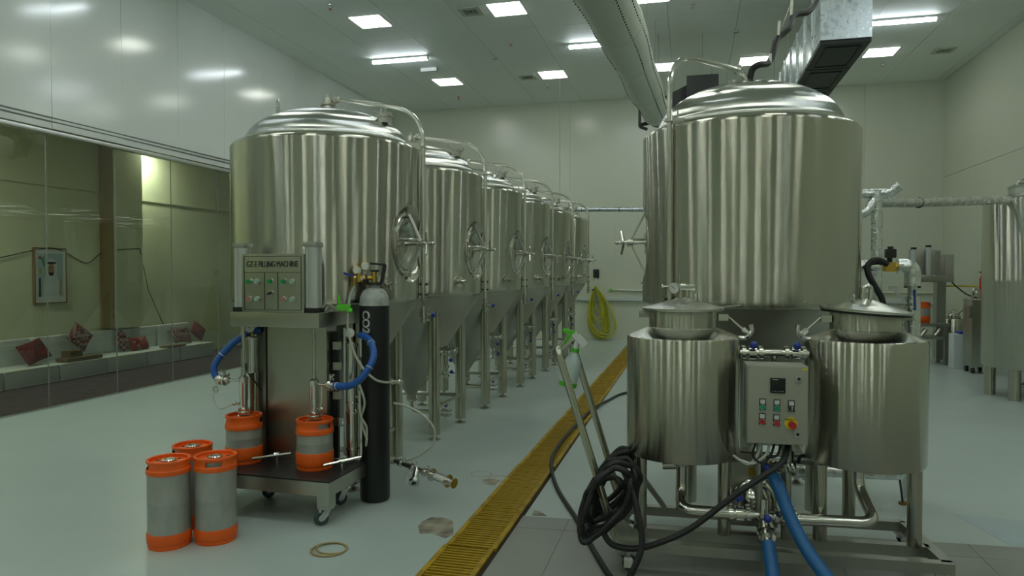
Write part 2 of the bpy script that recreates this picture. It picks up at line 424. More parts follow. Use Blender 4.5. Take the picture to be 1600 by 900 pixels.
def make_fermenter(ma, pa, label, ca=None, sva=None, dh=1.0, ph=0.0, ra=-.2):
    t = thing('fermenter', label, 'tank'); c9 = lambda a, r, z: Vector((r * math.cos(a), r * math.sin(a), z))
    shell_mesh(ma).build('shell', 'shell', t, sharp=.7)
    G().lathe([(r, TZ1 + .025 + z * dh) for r, z in ((.712, 0), (.720, .012), (.722, .026), (.718, .038), (.709, .046), (.700, .062), (.684, .092), (.655, .132), (.615, .168), (.56, .205), (.49, .240), (.41, .270), (.32, .296), (.22, .316), (.11, .328), (0, .332))], 96).build('dome', 'dome', t, sharp=.7)
    G().lathe([(TR - .045, TZ0 - .022), (TR - .06, TZ0 - .06), (.09, .45), (.055, .40), (.055, .34), (0, .34)], 72).build('cone', 'cone', t, sharp=.5)
    # lifting lugs
    for a in ((2.1, -2.2, .4) if not ph else (.9, 1.9)):
        b = c9(a + pa * 0, .46, TZ1 + .025 + .25 * dh); m = Matrix.Translation(b) @ Matrix.Rotation(a + PI / 2, 4, 'Z') @ Matrix.Rotation(PI / 2, 4, 'X')
        poly = [(-.038, -.02), (.038, -.02), (.034, .06), (.025, .10), (.012, .118), (-.012, .118), (-.025, .10), (-.034, .06)]
        hole = [(.013 * math.cos(k * PI / 4), .085 + .013 * math.sin(k * PI / 4)) for k in range(8)]
        g = G()
        for s in range(1):
            vs = []; 
            outer = [(.038, -.02), (.034, .06), (.027, .095), (.012, .118), (-.012, .118), (-.027, .095), (-.034, .06), (-.038, -.02)]
            inner = [(.010, .060), (.016, .072), (.016, .082), (.008, .094), (-.008, .094), (-.016, .082), (-.016, .072), (-.010, .060)]
            for z in (-.006, .006): vs += [(x, y, z) for x, y in outer] + [(x, y, z) for x, y in inner]
            fs = []
            for o, k in ((0, 1), (16, 0)):
                for i in range(8):
                    j = (i + 1) % 8; fs.append((o + i, o + j, o + 8 + j, o + 8 + i))
            for i in range(8):
                j = (i + 1) % 8; fs.append((i, j, 16 + j, 16 + i)); fs.append((8 + i, 8 + j, 24 + j, 24 + i))
            g.verts(vs, fs, m)
        g.build('lifting_lug', 'satin', t, sharp=.3)
    # legs with feet, braces
    for k in range(4):
        a = PI / 4 + k * PI / 2; p = Vector((.445 * (1 if math.cos(a) > 0 else -1), .445 * (1 if math.sin(a) > 0 else -1), 0))
        l = G().cyl(p + Vector((0, 0, .06)), p + Vector((0, 0, 1.52)), .062, n=20).build('leg', 'legsteel', t)
        G().lathe([(0, 0), (.066, 0), (.066, .01), (.028, .024), (.018, .03), (.018, .062), (0, .062)], 16, Matrix.Translation(p)).build('foot', 'satin', l)
    for a, b in (((-.445, .445), (.445, .445)), ((-.445, -.445), (-.445, .445)), ((.445, -.445), (.445, .445))):
        G().tube([(*a, .33), (*b, .33)], .024, 8).build('brace', 'satin', t)
    # CIP pipe
    out = c9(pa, .855, 0); tc = Vector((0.04 * math.cos(pa), .04 * math.sin(pa), TZ1 + .46 + ph * .85))
    g = G().tube(bend_path(([(0, 0, TZ1 + .36), (.05 * math.cos(pa), .05 * math.sin(pa), TZ1 + .51)] if ph else [tc]) + [(out.x, out.y, TZ1 + .355 + ph), (out.x, out.y, 1.43)], .06 if False else .30, 10), .021 if ph else .019, 10)
    g.build('spray_pipe', 'pipe', t)
    q_ = TZ1 + .33 * dh
    g = G().cyl((0, 0, q_), (0, 0, q_ + .05), .026, n=12).cyl((-.12, -.10, q_ - .03), (-.12, -.10, q_ + .045), .035, n=14) if ph else G().lathe([(0, q_), (.13, q_ + .012), (.13, q_ + .026), (.06, q_ + .03), (.055, q_ + .07), (.07, q_ + .075), (.07, q_ + .095), (.05, q_ + .10), (.045, q_ + .14 + ph), (0, q_ + .145 + ph)], 16)
    
    if not ph: g.cyl((0, 0, TZ1 + .46), (0, 0, TZ1 + .51), .012, n=8); g.box((-.05, 0, TZ1 + .40), (.03, .03, .05)); clamp_ring(g, tc + Vector((.04 * math.cos(pa), .04 * math.sin(pa), 0)), (math.cos(pa), math.sin(pa), 0), .035, .03)
    else: clamp_ring(g, Vector((.11 * math.cos(pa), .11 * math.sin(pa), TZ1 + .525)), (math.cos(pa), math.sin(pa), .05), .034, .02)
    g.build('top_fitting', 'satin', t)
    g = G()
    bdir = Vector((math.cos(pa), math.sin(pa), 0)); br = c9(pa, .70, TZ1 + .03)
    g.bar(br + Vector((0, 0, .02)), out + Vector((0, 0, TZ1 + .03)) - Vector((0, 0, 0)), .02, .05); g.cyl(c9(pa, .77, TZ1 + .02), c9(pa, .77, TZ1 + .12), .006, n=8)
    g.torus(out + Vector((0, 0, TZ1 + .03)), .022, .008, n=14, k=6)
    g.build('pipe_bracket', 'satin', t)
    tang = Vector((-math.sin(pa), math.cos(pa), 0))
    ball_valve(t, (out.x, out.y, 1.42), (0, 0, 1), bdir * .9 - tang * .45, .024, 'drain_valve', .07)
    for z in (1.60, 1.69): G().cyl(out + Vector((0, 0, z)) - bdir * .03, out + Vector((0, 0, z)) + bdir * .035, .010, n=8).build('pipe_clip', 'black', t)
    # pressure relief valve on the dome and hatch hinge plate
    b = c9(ra, .60, TZ1 + .025 + .172 * dh); g = G(); g.cyl(b, b + Vector((0, 0, .05)), .05, n=14); g.cyl(b + Vector((0, 0, .05)), b + Vector((0, 0, .075)), .062, n=14)
    g.box(b + Vector((.05, 0, .075)), (.06, .04, .03)); g.tube(bend_path([b + Vector((-.02, 0, .07)), b + Vector((-.02, 0, .13)), b + Vector((.02, 0, .13)), b + Vector((.02, 0, .07))], .02, 3), .006, 6)
    g.bar(b + Vector((-.02, 0, .08)), b + Vector((-.12, .02, .12)), .012, .012); g.build('relief_valve', 'satin', t)
    # manway
    m = Matrix.Rotation(ma, 4, 'Z') @ Matrix.Translation((.752, 0, MZ)) @ Matrix.Rotation(PI / 2, 4, 'Y') @ Matrix.Diagonal((MHH / MHW, 1, 1, 1))
    mw = G().lathe([(.195, -.004), (.215, -.004), (.222, .012), (.218, .034), (.208, .04), (.195, .034), (.188, .018), (.188, -.004)], 40, m).build('manway_ring', 'pipe', t)
    G().lathe([(.186, .02), (.18, .030), (.165, .034), (.12, .012), (.06, -.004), (0, -.01)], 40, m).build('manway_door', 'dome', mw)
    Rz = Matrix.Rotation(ma, 4, 'Z')
    P3 = lambda x, y, z: Rz @ Vector((x, y, MZ + z))
    g = G()
    for s in (1, -1):
        g.bar(P3(.79, .0, s * .27), P3(.915, 0, s * .02), .05, .014, up=Rz @ Vector((1, 0, 0)))
        g.box(P3(.785, 0, s * .255), (.045, .06, .05), rz=ma)
    g.build('clamp_arm', 'satin', mw)
    g = G(); g.cyl(P3(.77, 0, 0), P3(1.02, 0, 0), .016, n=10); g.cyl(P3(.90, 0, 0), P3(.95, 0, 0), .033, n=12); g.ball(P3(1.03, 0, 0), .018)
    for k in range(3):
        a = PI / 2 + .5 + k * 2 * PI / 3; g.cyl(P3(.975, 0, 0), P3(.995, .11 * math.cos(a), .11 * math.sin(a)), .010, n=8)
    g.build('star_handle', 'pipe', mw)
    g = G(); g.tube(bend_path([P3(.80, -.17, .03), P3(.915, -.17, .03), P3(.915, 0, .03)], .02, 3), .013, 8); g.box(P3(.79, -.19, 0), (.03, .03, .17), rz=ma); g.build('hinge_arm', 'pipe', mw)
    # sampling tap
    sva = -PI / 6 if sva is None else sva
    d = Vector((math.cos(sva), math.sin(sva), 0)); g = G(); p = c9(sva, TR, 1.70)
    g.cyl(p - d * .02, p + d * .012, .062, n=18); g.cyl(p + d * .012, p + d * .06, .022, n=10); g.cyl(p + d * .05, p + d * .075, .036, n=12); g.cyl(p + d * .06, p + d * .12, .013, n=8)
    g.cyl(p + d * .095 - Vector((0, 0, .05)), p + d * .095 + Vector((0, 0, .02)), .010, n=8); g.bar(p + d * .10, p + d * .16 + tang * -.02, .012, .010)
    g.build('sampling_tap', 'pipe', t)
    # racking port on the cone
    ca = -.25 if ca is None else ca
    d = Vector((math.cos(ca), math.sin(ca), 0)); r = .46; p = c9(ca, r, .93)
    g = G(); g.cyl(p - d * .08, p + d * .04, .034, n=12); clamp_ring(g, p + d * .04, d, .05, .024); g.build('racking_port', 'pipe', t)
    ball_valve(t, p + d * .13, d, (0, -.2, -1), .027, 'racking_valve', .06)
    ball_valve(t, p + d * .05 + Vector((0, 0, -.23)), (0, 0, 1), d, .02, 'cone_valve', .05)
    # bottom outlet
    g = G().tube(bend_path([(0, 0, .36), (0, 0, .21), (.36, -.05, .21)], .10, 6), .026, 10); clamp_ring(g, (0, 0, .33), (0, 0, 1), .05, .022); g.build('bottom_outlet', 'pipe', t)
    ball_valve(t, (.44, -.06, .21), (1, -.12, 0), (0, 0, 1), .028, 'outlet_valve', .05)
    return t
ORDS = ['first steel cone fermenter, biggest in the photo, behind the filling machine', 'second steel cone fermenter in the left row, just behind the first', 'third steel cone fermenter in the left row, counted from the camera', 'fourth steel cone fermenter in the left row, counted from the camera', 'fifth steel cone fermenter in the left row, next to last', 'sixth and farthest steel cone fermenter in the left row, nearest the back wall']
D2 = math.radians
f0 = make_fermenter(D2(-6), D2(10), ORDS[0], ca=D2(-20))
f0.location = (-3.144, 5.796, 0); f0['group'] = 'row of cone fermenters'
for i in range(1, 6):
    o = copy_tree(f0, None, ORDS[i]); o.location = (-3.144 + .038 * i, 5.796 + 1.824 * i, 0)
big = make_fermenter(D2(184), D2(226), 'big steel cone tank on the right, behind the two small lidded vessels', ca=D2(150), sva=D2(150), dh=1.17, ph=.19, ra=D2(150))
big.location = (.434, 6.0, 0)
# ---------------------------------------------------------------- filling machine on its trolley
M['orange'] = mat('orange polyurethane', (0.84, 0.125, 0.012), 0.42, spec=.4, noise=.08, nscale=12)
M['kegsleeve'] = mat('scuffed grey keg sleeve', (0.40, 0.41, 0.38), 0.42, 0.35, noise=.16, nscale=14, stretch=(1, 1, .5), rnoise=.08)
M['mat'] = mat('black rubber mat', (0.018, 0.018, 0.019), 0.38, noise=.3, nscale=20)
M['aluprofile'] = mat('light aluminium profile', (0.60, 0.63, 0.62), 0.35, .5)
M['bluehose'] = mat('blue silicone hose', (0.012, 0.10, 0.40), 0.42, noise=.06, nscale=15)
M['clearhose'] = mat('milky clear tubing', (0.50, 0.52, 0.44), 0.25, spec=.6)
M['dial'] = mat('gauge dial', (0.75, 0.78, 0.77), 0.3)
M['green_l'] = mat('green lamp lens', (0.01, 0.30, 0.08), 0.2)
M['green_b'] = mat('pale green button', (0.30, 0.52, 0.40), 0.35)
M['red_b'] = mat('dull red button', (0.42, 0.16, 0.13), 0.35)
M['cream_ring'] = mat('cream plastic bezel', (0.55, 0.57, 0.48), 0.4)
M['ink'] = mat('black lettering', (0.015, 0.015, 0.016), 0.6)
M['greenplastic'] = mat('bright green plastic', (0.10, 0.55, 0.03), 0.35)
M['brass'] = mat('brass', (0.62, 0.42, 0.10), 0.3, 1.0)
M['tyre'] = mat('grey green rubber tyre', (0.035, 0.06, 0.065), 0.5)
M['zinc'] = mat('zinc plated steel', (0.55, 0.57, 0.58), 0.3, 1.0)
M['copper'] = mat('copper brown pipe', (0.35, 0.17, 0.07), 0.35, .8)
def text(parent, body, size, loc, rot, m, name='lettering', sx=1.0, depth=.0008, align='CENTER'):
    cu = bpy.data.curves.new(name, 'FONT'); cu.body = body; cu.size = size; cu.align_x = align; cu.align_y = 'CENTER'; cu.extrude = depth
    tmp = bpy.data.objects.new(name, cu); col.objects.link(tmp)
    dg = bpy.context.evaluated_depsgraph_get(); me = bpy.data.meshes.new_from_object(tmp.evaluated_get(dg)); bpy.data.objects.remove(tmp)
    me.name = name; me.transform(Matrix.Diagonal((sx, 1, 1, 1)).to_4x4()); me.materials.clear(); me.materials.append(M[m])
    o = bpy.data.objects.new(name, me); col.objects.link(o); o.parent = parent; o.location = loc; o.rotation_euler = rot; return o
FRONT = (PI / 2, 0, 0)
def caster(parent, x, y, ztop, rz=0.6, r=.052):
    g = G(); g.box((x, y, ztop - .006), (.09, .07, .012)); 
    for k in (-.028, .028): g.box((x + k * .9, y - .036, ztop - .022), (.02, .014, .02))
    g.cyl((x, y, ztop - .04), (x, y, ztop), .026, n=12); c = g.build('caster', 'zinc', parent)
    d = Vector((math.cos(rz), math.sin(rz), 0)); s = Vector((-d.y, d.x, 0)); ax = Vector((x, y, r)) + d * .035
    g = G()
    for k in (-1, 1): g.bar(Vector((x, y, ztop - .035)) + s * k * .02, ax + s * k * .02, .045, .004, up=s)
    g.cyl(ax - s * .026, ax + s * .026, .008, n=8); g.build('fork', 'zinc', c)
    m, L = axis_mat(ax - s * .0145, ax + s * .0145)
    G().lathe([(0, 0), (r - .008, 0), (r, .006), (r, .023), (r - .008, .029), (0, .029)], 24, m).build('wheel', 'tyre', c)
    m, L = axis_mat(ax - s * .0165, ax + s * .0165)
    G().lathe([(0, 0), (.017, 0), (.021, .002), (.021, .031), (.017, .033), (0, .033)], 18, m).build('wheel_hub', 'zinc', c)
    return c
def gauge(parent, c, n, r=.032):
    c = Vector(c); n = Vector(n).normalized(); m, _ = axis_mat(c - n * .02, c + n)
    o = G().lathe([(0, 0), (r, 0), (r * 1.08, .012), (r * 1.08, .024), (r * .92, .026), (r * .9, .022)], 22, m).build('gauge', 'satin', parent)
    G().lathe([(r * .92, .021), (0, .0215)], 22, m).build('dial', 'dial', o)
    u = n.cross(Vector((0, 0, 1))).normalized(); v = u.cross(n); d = (u * .7 + v * .6).normalized(); q = c + n * .0035
    G().bar(q - d * r * .2, q + d * r * .7, .003, .0015, up=n).build('needle', 'ink', o); return o
fm = thing('filling_machine', 'steel keg filling machine on a trolley with lettered control panel and two cylinders', 'filling machine', (-2.455, 4.504, 0), D2(-2))
# trolley
g = G(); g.box((-.6, .015, .265), (1.2, .03, .098)); g.box((-.6, .565, .265), (1.2, .03, .098)); g.box((-.015, .29, .265), (.03, .52, .098)); g.box((-1.185, .29, .265), (.03, .52, .098)); g.box((-.6, .29, .305), (1.14, .52, .012))
g.build('trolley_frame', 'sheet', fm)
G().box((-.6, .29, .319), (1.195, .575, .012), bev=.003).build('deck_mat', 'mat', fm)
for x, y in ((-.055, .055), (-1.145, .055), (-.16, .50), (-.80, .50)):
    G().box((x, y, .172 if y < .1 else .19), (.095, .095, .09 if y < .1 else .055)).build('leg', 'sheet', fm)
    caster(fm, x, y, .128 if y < .1 else .163, -2.45 if y < .1 else -2.2)
# column with seams
cb = G().box((-.57, .565, .855), (.53, .15, 1.06)).build('column', 'sheet', fm)
G().box((-.89, .572, .855), (.10, .135, 1.06)).build('column_side_panel', 'sheet', fm)
G().box((-.845, .505, .855), (.012, .04, 1.06)).build('column_seam', 'ink', fm)
g = G(); g.box((-.278, .585, .83), (.045, .03, 1.0)); g.build('hose_rail', 'black', fm)
g = G()
for z in (.62, .83, 1.06, 1.22): g.box((-.262, .575, z), (.05, .05, .06))
g.build('rail_bracket', 'satin', fm)
# head plate, panel
G().box((-.59, .485, 1.44), (.77, .53, .11), bev=.004).build('head_plate', 'sheet', fm)
pb = G().box((-.6125, .34, 1.715), (.535, .2, .44), bev=.004).build('control_panel', 'sheet', fm)
fx0, fx1, fz0, fz1, fy = -.86, -.365, 1.512, 1.917, .2385
g = G()
for a, b in (((fx0, fz0), (fx1, fz0)), ((fx1, fz0), (fx1, fz1)), ((fx1, fz1), (fx0, fz1)), ((fx0, fz1), (fx0, fz0)), ((fx0, 1.795), (fx1, 1.795)), ((-.68, fz0), (-.68, 1.795)), ((-.565, fz0), (-.565, 1.795))):
    g.bar((a[0], fy, a[1]), (b[0], fy, b[1]), .0035, .003, up=(0, 1, 0))
g.build('panel_line', 'ink', pb)
text(pb, 'GZ-E FILLING MACHINE', .064, (-.6125, .2370, 1.856), FRONT, 'ink', sx=.66)
def button(x, z, m, ring='cream_ring', r=.017, name='button'):
    G().cyl((x, .24, z), (x, .226, z), r * 1.28, n=18).build('button_bezel', ring, pb)
    G().cyl((x, .23, z), (x, .214, z), r * .9, n=16).build(name, m, pb)
for x, z, mm, nm in ((-.81, 1.727, 'green_l', 'lamp'), (-.625, 1.727, 'green_l', 'lamp'), (-.51, 1.727, 'green_l', 'lamp'), (-.742, 1.727, 'green_b', 'button'), (-.435, 1.727, 'green_b', 'button'), (-.81, 1.595, 'red_b', 'button'), (-.742, 1.595, 'green_b', 'button'), (-.51, 1.595, 'red_b', 'button'), (-.435, 1.595, 'green_b', 'button')):
    button(x, z, mm, 'zinc' if nm == 'lamp' else 'cream_ring', .019 if nm == 'lamp' else .017, nm)
G().cyl((-.625, .24, 1.637), (-.625, .228, 1.637), .025, n=18).build('switch_plate', 'zinc', pb)
G().bar((-.64, .222, 1.632), (-.61, .222, 1.644), .016, .016).build('selector_switch', 'black', pb)
G().cyl((-.62, .24, 1.542), (-.62, .23, 1.542), .013, n=12).build('key_lock', 'pipe', pb)
# small illegible captions under the buttons
g = G()
for x, z in ((-.742, 1.697), (-.435, 1.697), (-.742, 1.565), (-.435, 1.565), (-.81, 1.565), (-.51, 1.565), (-.625, 1.603)):
    for k in range(4): g.box((x - .015 + k * .010, .2393, z), (.006, .001, .006))
g.build('caption', 'satin', pb)
# pneumatic cylinders, rods, filling heads
for i, x in enumerate((-.925, -.305)):
    cy = G()
    w_ = .052; pr = [(-w_, -w_ * .6), (-w_ * .6, -w_), (-w_ * .2, -w_), (-w_ * .2, -w_ * .88), (w_ * .2, -w_ * .88), (w_ * .2, -w_), (w_ * .6, -w_), (w_, -w_ * .6), (w_, -w_ * .2), (w_ * .88, -w_ * .2), (w_ * .88, w_ * .2), (w_, w_ * .2), (w_, w_ * .6), (w_ * .6, w_), (-w_ * .6, w_), (-w_, w_ * .6), (-w_, w_ * .2), (-w_ * .88, w_ * .2), (-w_ * .88, -w_ * .2), (-w_, -w_ * .2)]
    cy.prism(pr, .455, Matrix.Translation((x, .31, 1.53)))
    cy = cy.build('pneumatic_cylinder', 'aluprofile', fm, sharp=.3)
    G().box((x, .31, 2.003), (.108, .108, .036), bev=.006).build('end_cap', 'zinc', cy)
    G().box((x, .31, 1.512), (.108, .108, .036), bev=.006).build('end_cap', 'black', cy)
    G().tube([(x, .31, 1.39), (x, .31, .93)], .0125, 10).build('lifting_rod', 'pipe', fm)
    h = G(); h.lathe([(0, .70), (.052, .70), (.055, .712), (.04, .722), (.044, .735), (.030, .745), (.030, .80), (.034, .81), (.034, .93), (.036, .935), (.036, .985), (.016, 1.0), (.014, 1.06), (0, 1.06)], 20, Matrix.Translation((x, .31, 0)))
    sgn = -1 if i == 0 else 1
    h.cyl((x + sgn * .03, .31, .955), (x + sgn * .13, .29, .955), .012, n=10)
    h.cyl((x + sgn * .03, .30, .775), (x + sgn * .07, .29, .775), .010, n=8); h.ball((x + sgn * .075, .29, .775), .016, 8)
    h = h.build('filling_head', 'pipe', fm)
    q = (x + sgn * .155, .285, .955)
    v = G(); v.cyl((x + sgn * .12, .29, .955), (x + sgn * .20, .28, .955), .026, n=12); clamp_ring(v, q, (1, 0, 0), .044, .02); v.box((q[0], q[1], .955 + .06), (.014, .014, .05)); v.bar((q[0], q[1], 1.01), (q[0] + sgn * .03, q[1], 1.04), .01, .01)
    if i == 0: v.ball((q[0] - .03, q[1] - .02, .96), .042, 12); v.torus((q[0] - .06, q[1] - .03, .885), .022, .005, (0, 1, 0), 12, 6)
    v.build('clamp_valve', 'pipe', h)
for s, pts in (('blue_hose', [(-.115, .28, .955), (-.06, .27, .955), (.02, .26, .965), (.10, .265, 1.01), (.16, .30, 1.10), (.165, .36, 1.18), (.11, .43, 1.265), (.03, .50, 1.30), (-.05, .55, 1.31)]),
               ('blue_hose', [(-1.10, .28, .955), (-1.15, .27, .985), (-1.17, .28, 1.06), (-1.13, .32, 1.15), (-1.05, .38, 1.25), (-.97, .44, 1.31), (-.90, .49, 1.34)])):
    hz = G().tube(smooth_path(pts, 6), .026, 12).build(s, 'bluehose', fm)
    g = G(); P = smooth_path(pts, 6)
    for k in (3, len(P) // 2, len(P) * 3 // 4):
        d = (P[k + 1] - P[k - 1]); g.torus(P[k], .0275, .003, d, 14, 5)
    g.build('cable_tie', 'white', hz)
# canisters with gauges
for x, y, z0, z1, r in ((-.125, .56, .36, 1.255, .042), (-.935, .43, 1.0, 1.29, .042)):
    g = G().lathe([(0, z0), (r, z0), (r, z1 - .03), (r * 1.15, z1 - .028), (r * 1.15, z1 - .01), (r * .9, z1), (0, z1)], 20, Matrix.Translation((x, y, 0)))
    if x > -.5:
        for z in (.42, .70, .78): g.torus((x, y, z), r * 1.05, .008, n=18, k=6)
        for z in (.70, .82): g.cyl((x + .02, y, z), (x + .09, y - .01, z + .02), .012, n=8)
    o = g.build('canister', 'pipe', fm); G().cyl((x, y, z1), (x, y, z1 + .03), .012, n=8).build('gauge_stem', 'brass', o)
    gauge(o, (x, y - .03, z1 + .07), (.35, -1, 0), .036)
G().tube([(-.055, .575, .36), (-.055, .575, 1.30)], .018, 8).build('riser_pipe', 'pipe', fm)
G().tube([(-.19, .57, .36), (-.19, .57, 1.36)], .014, 8).build('riser_pipe', 'aluprofile', fm)
G().tube([(-.99, .40, .36), (-.99, .40, 1.385)], .020, 8).build('riser_pipe', 'pipe', fm)
G().tube([(-.94, .44, .40), (-.94, .44, .98)], .012, 8).build('copper_pipe', 'copper', fm)
G().tube(smooth_path([(-.985, .42, 1.30), (-.99, .40, 1.15), (-.96, .40, 1.02), (-.93, .43, .95), (-.87, .47, .85)]), .006, 6).build('air_line', 'black', fm)
G().tube(smooth_path([(-.96, .44, .33 + .2), (-.955, .46, .8), (-.955, .46, 1.3)]), .016, 6).build('air_line', 'black', fm)
for a in ([(-1.14, .25, .88), (-1.15, .24, .82), (-1.09, .24, .74), (-1.0, .27, .77)], [(-.22, .27, .95), (-.205, .25, .86), (-.22, .25, .79)]):
    G().tube(smooth_path(a), .005, 6).build('air_line', 'clearhose', fm)
g = G()
for a in ([(-.04, .53, .88), (-.02, .50, .70), (.02, .52, .60), (.0, .55, .45)], [(-.05, .52, .95), (.01, .51, .80), (-.03, .53, .66), (.02, .53, .50)]): g.tube(smooth_path(a), .010, 6)
g.build('air_line', 'clearhose', fm)
# keg stops: horizontal bars on short posts
for p0, p1, q in (((-.77, .20, .385), (-.50, .30, .42), (-.60, .265, .33)), ((-.15, .18, .385), (.08, .32, .43), (-.04, .25, .33))):
    g = G(); g.cyl(p0, p1, .011, n=10); g.cyl(q, (q[0], q[1], q[2] + .075), .008, n=8); g.cyl((q[0] - .018, q[1] - .008, q[2] + .076), (q[0] + .018, q[1] + .008, q[2] + .08), .02, n=10); g.build('keg_stop', 'pipe', fm)
# loose fittings and green clip on the plate edge
g = G()
for k in range(5): g.cyl((-.235 + .02 * k, .36 + .02 * k, 1.505), (-.22 + .03 * k, .37 + .02 * k, 1.535), .011, n=8)
g.tube(smooth_path([(-.25, .33, 1.53), (-.21, .35, 1.56), (-.16, .38, 1.52), (-.13, .40, 1.51)]), .008, 6)
g.build('loose_fitting', 'satin', fm)
# spray trigger head lying on the plate
sh = thing('trigger_sprayer', 'bright green spray trigger head lying on the plate of the filling machine', 'sprayer', (-2.56, 4.92, 1.495))
G().box((.01, 0, .035), (.10, .05, .05), rz=.3, bev=.012).build('body', 'greenplastic', sh)
G().bar((-.03, .0, .05), (-.04, .01, .125), .014, .022).build('trigger', 'greenplastic', sh)
G().cyl((.04, 0, .012), (.075, .01, .012), .018, n=12).build('cap', 'greenplastic', sh)
# ---------------------------------------------------------------- kegs
def make_keg(label, h, zb, zt, r=.138, slots=True):
    k = thing('keg', label, 'keg')
    G().lathe([(0, .012), (r * .80, .012), (r * .84, 0), (r * .93, 0), (r * .95, .012), (r * .935, .022), (r * .97, .03), (r, .045), (r, zb - .006), (r * .985, zb), (r * .94, zb)], 40).build('base_ring', 'orange', k)
    G().lathe([(r * .955, zb - .02), (r * .955, (zb + zt) / 2 - .004), (r * .962, (zb + zt) / 2), (r * .955, (zb + zt) / 2 + .004), (r * .955, zt + .02)], 40).build('sleeve', 'kegsleeve', k)
    G().lathe([(r * .95, zt), (r * .93, zt + .02), (r * .84, zt + .022), (r * .84, h - .03), (r * .6, h - .04), (0, h - .04)], 32).build('inner_head', 'kegsleeve', k)
    # collar with two hand slots
    prof = [(r * .955, zt), (r, zt + .004), (r, zt + .03), (r * .985, zt + (h - zt) * .34), (r * .955, zt + (h - zt) * .42), (r * .95, zt + (h - zt) * .76), (r * .985, h - .012), (r * .98, h - .003), (r * .93, h), (r * .86, h - .004), (r * .85, h - .03), (r * .85, zt + .02)]
    g = G(); n = 48; rings = [[g.bm.verts.new((q * math.cos(2 * PI * i / n), q * math.sin(2 * PI * i / n), z)) for i in range(n)] for q, z in prof]
    for j, (A, B) in enumerate(zip(rings, rings[1:])):
        for i in range(n):
            if slots and j == 4 and (i % 24) in range(9, 15): continue
            if slots and j == 10 and (i % 24) in range(9, 15): continue
            g.bm.faces.new((A[i], A[(i + 1) % n], B[(i + 1) % n], B[i]))
    g.build('collar', 'orange', k)
    w = G().lathe([(r * .86, h - .024), (r * .45, h - .026), (r * .42, h - .018), (r * .36, h - .018), (r * .34, h - .03), (0, h - .03)], 32).build('collar_web', 'orange', k)
    G().lathe([(r * .33, h - .036), (r * .33, h - .012), (r * .28, h - .006), (r * .22, h - .006), (r * .20, h - .016), (r * .10, h - .016), (r * .09, h - .008), (0, h - .008)], 24).build('valve', 'pipe', k)
    g = G()
    for a in (.5, 2.2, 3.9, 5.3): g.ball((r * .62 * math.cos(a), r * .62 * math.sin(a), h - .026), .012, 8, (1.6, 1, .4))
    g.build('drain_hole', 'ink', k)
    return k
ka = make_keg('tall orange and grey keg on the floor, front left of the three', .575, .10, .482); ka.location = (-3.333, 3.977, 0); ka['group'] = 'tall kegs on the floor'; ka.rotation_euler.z = -.8
kb = copy_tree(ka, None, 'tall orange and grey keg on the floor, right of the three, beside the trolley'); kb.location = (-3.091, 4.129, 0); kb.rotation_euler.z = .55 - PI / 2 + PI / 2
kc = copy_tree(ka, None, 'tall orange and grey keg on the floor, hidden behind the other two'); kc.location = (-3.44, 4.345, 0); kc.rotation_euler.z = 2.6
sa = make_keg('short orange keg on the trolley deck under the right filling head', .37, .128, .262, .140); sa['group'] = 'short kegs on the trolley'
for o, (x, y), rz in ((sa, (-.305, .315), 1.1), (None, (-.925, .31), 2.0)):
    o = o or copy_tree(sa, None, 'short orange keg on the trolley deck under the left filling head')
    wx = -2.455 + x * math.cos(D2(-2)) - y * math.sin(D2(-2)); wy = 4.504 + x * math.sin(D2(-2)) + y * math.cos(D2(-2))
    o.location = (wx, wy, .3255); o.rotation_euler.z = rz
# ---------------------------------------------------------------- gas cylinder
M['cylblack'] = mat('chipped black paint', (0.012, 0.014, 0.014), 0.42, spec=.45, noise=.3, nscale=7, stretch=(1, 1, .4))
M['cylgrey'] = mat('worn pale grey paint', (0.42, 0.45, 0.42), 0.5, noise=.35, nscale=16)
gc = thing('gas_cylinder', 'tall black gas cylinder with pale grey shoulder and white lettering beside the trolley', 'gas cylinder', (-2.414, 5.166, 0))
G().lathe([(0, .004), (.10, .004), (.112, .012), (.117, .03), (.117, 1.535), (.1165, 1.538)], 40).build('body', 'cylblack', gc)
G().lathe([(.1168, 1.535), (.115, 1.57), (.107, 1.61), (.090, 1.645), (.066, 1.665), (.044, 1.672), (.042, 1.70), (0, 1.70)], 40).build('shoulder', 'cylgrey', gc)
M['sticker'] = mat('pale sticker', (0.50, 0.60, 0.60), 0.4)
def wrap_text(parent, body, size, az, z, r, m, vertical=True, wt=0.0):
    cu = bpy.data.curves.new('lettering', 'FONT'); cu.body = body; cu.size = size; cu.align_x = 'CENTER'; cu.align_y = 'CENTER'; cu.offset = wt
    t = bpy.data.objects.new('lettering', cu); col.objects.link(t); dg = bpy.context.evaluated_depsgraph_get()
    me = bpy.data.meshes.new_from_object(t.evaluated_get(dg)); bpy.data.objects.remove(t)
    bm = bmesh.new(); bm.from_mesh(me)
    bmesh.ops.subdivide_edges(bm, edges=[e for e in bm.edges if e.calc_length() > .02], cuts=3)
    bmesh.ops.triangulate(bm, faces=bm.faces)
    for v in bm.verts:
        u, w_ = (v.co.y, -v.co.x) if vertical else (v.co.x, v.co.y)
        a = az + u / r; v.co = Vector(((r + .0012) * math.cos(a), (r + .0012) * math.sin(a), z + w_))
    bm.to_mesh(me); bm.free(); me.materials.clear(); me.materials.append(M[m])
    o = bpy.data.objects.new('lettering', me); col.objects.link(o); o.parent = parent; return o
M['stencil'] = mat('worn white stencil paint', (0.55, 0.58, 0.55), 0.6, noise=.5, nscale=40)
camaz = math.atan2(-5.166, 2.414)
wrap_text(gc, 'CO2', .088, camaz - .62, 1.412, .117, 'stencil', True, .003)
g = G(); 
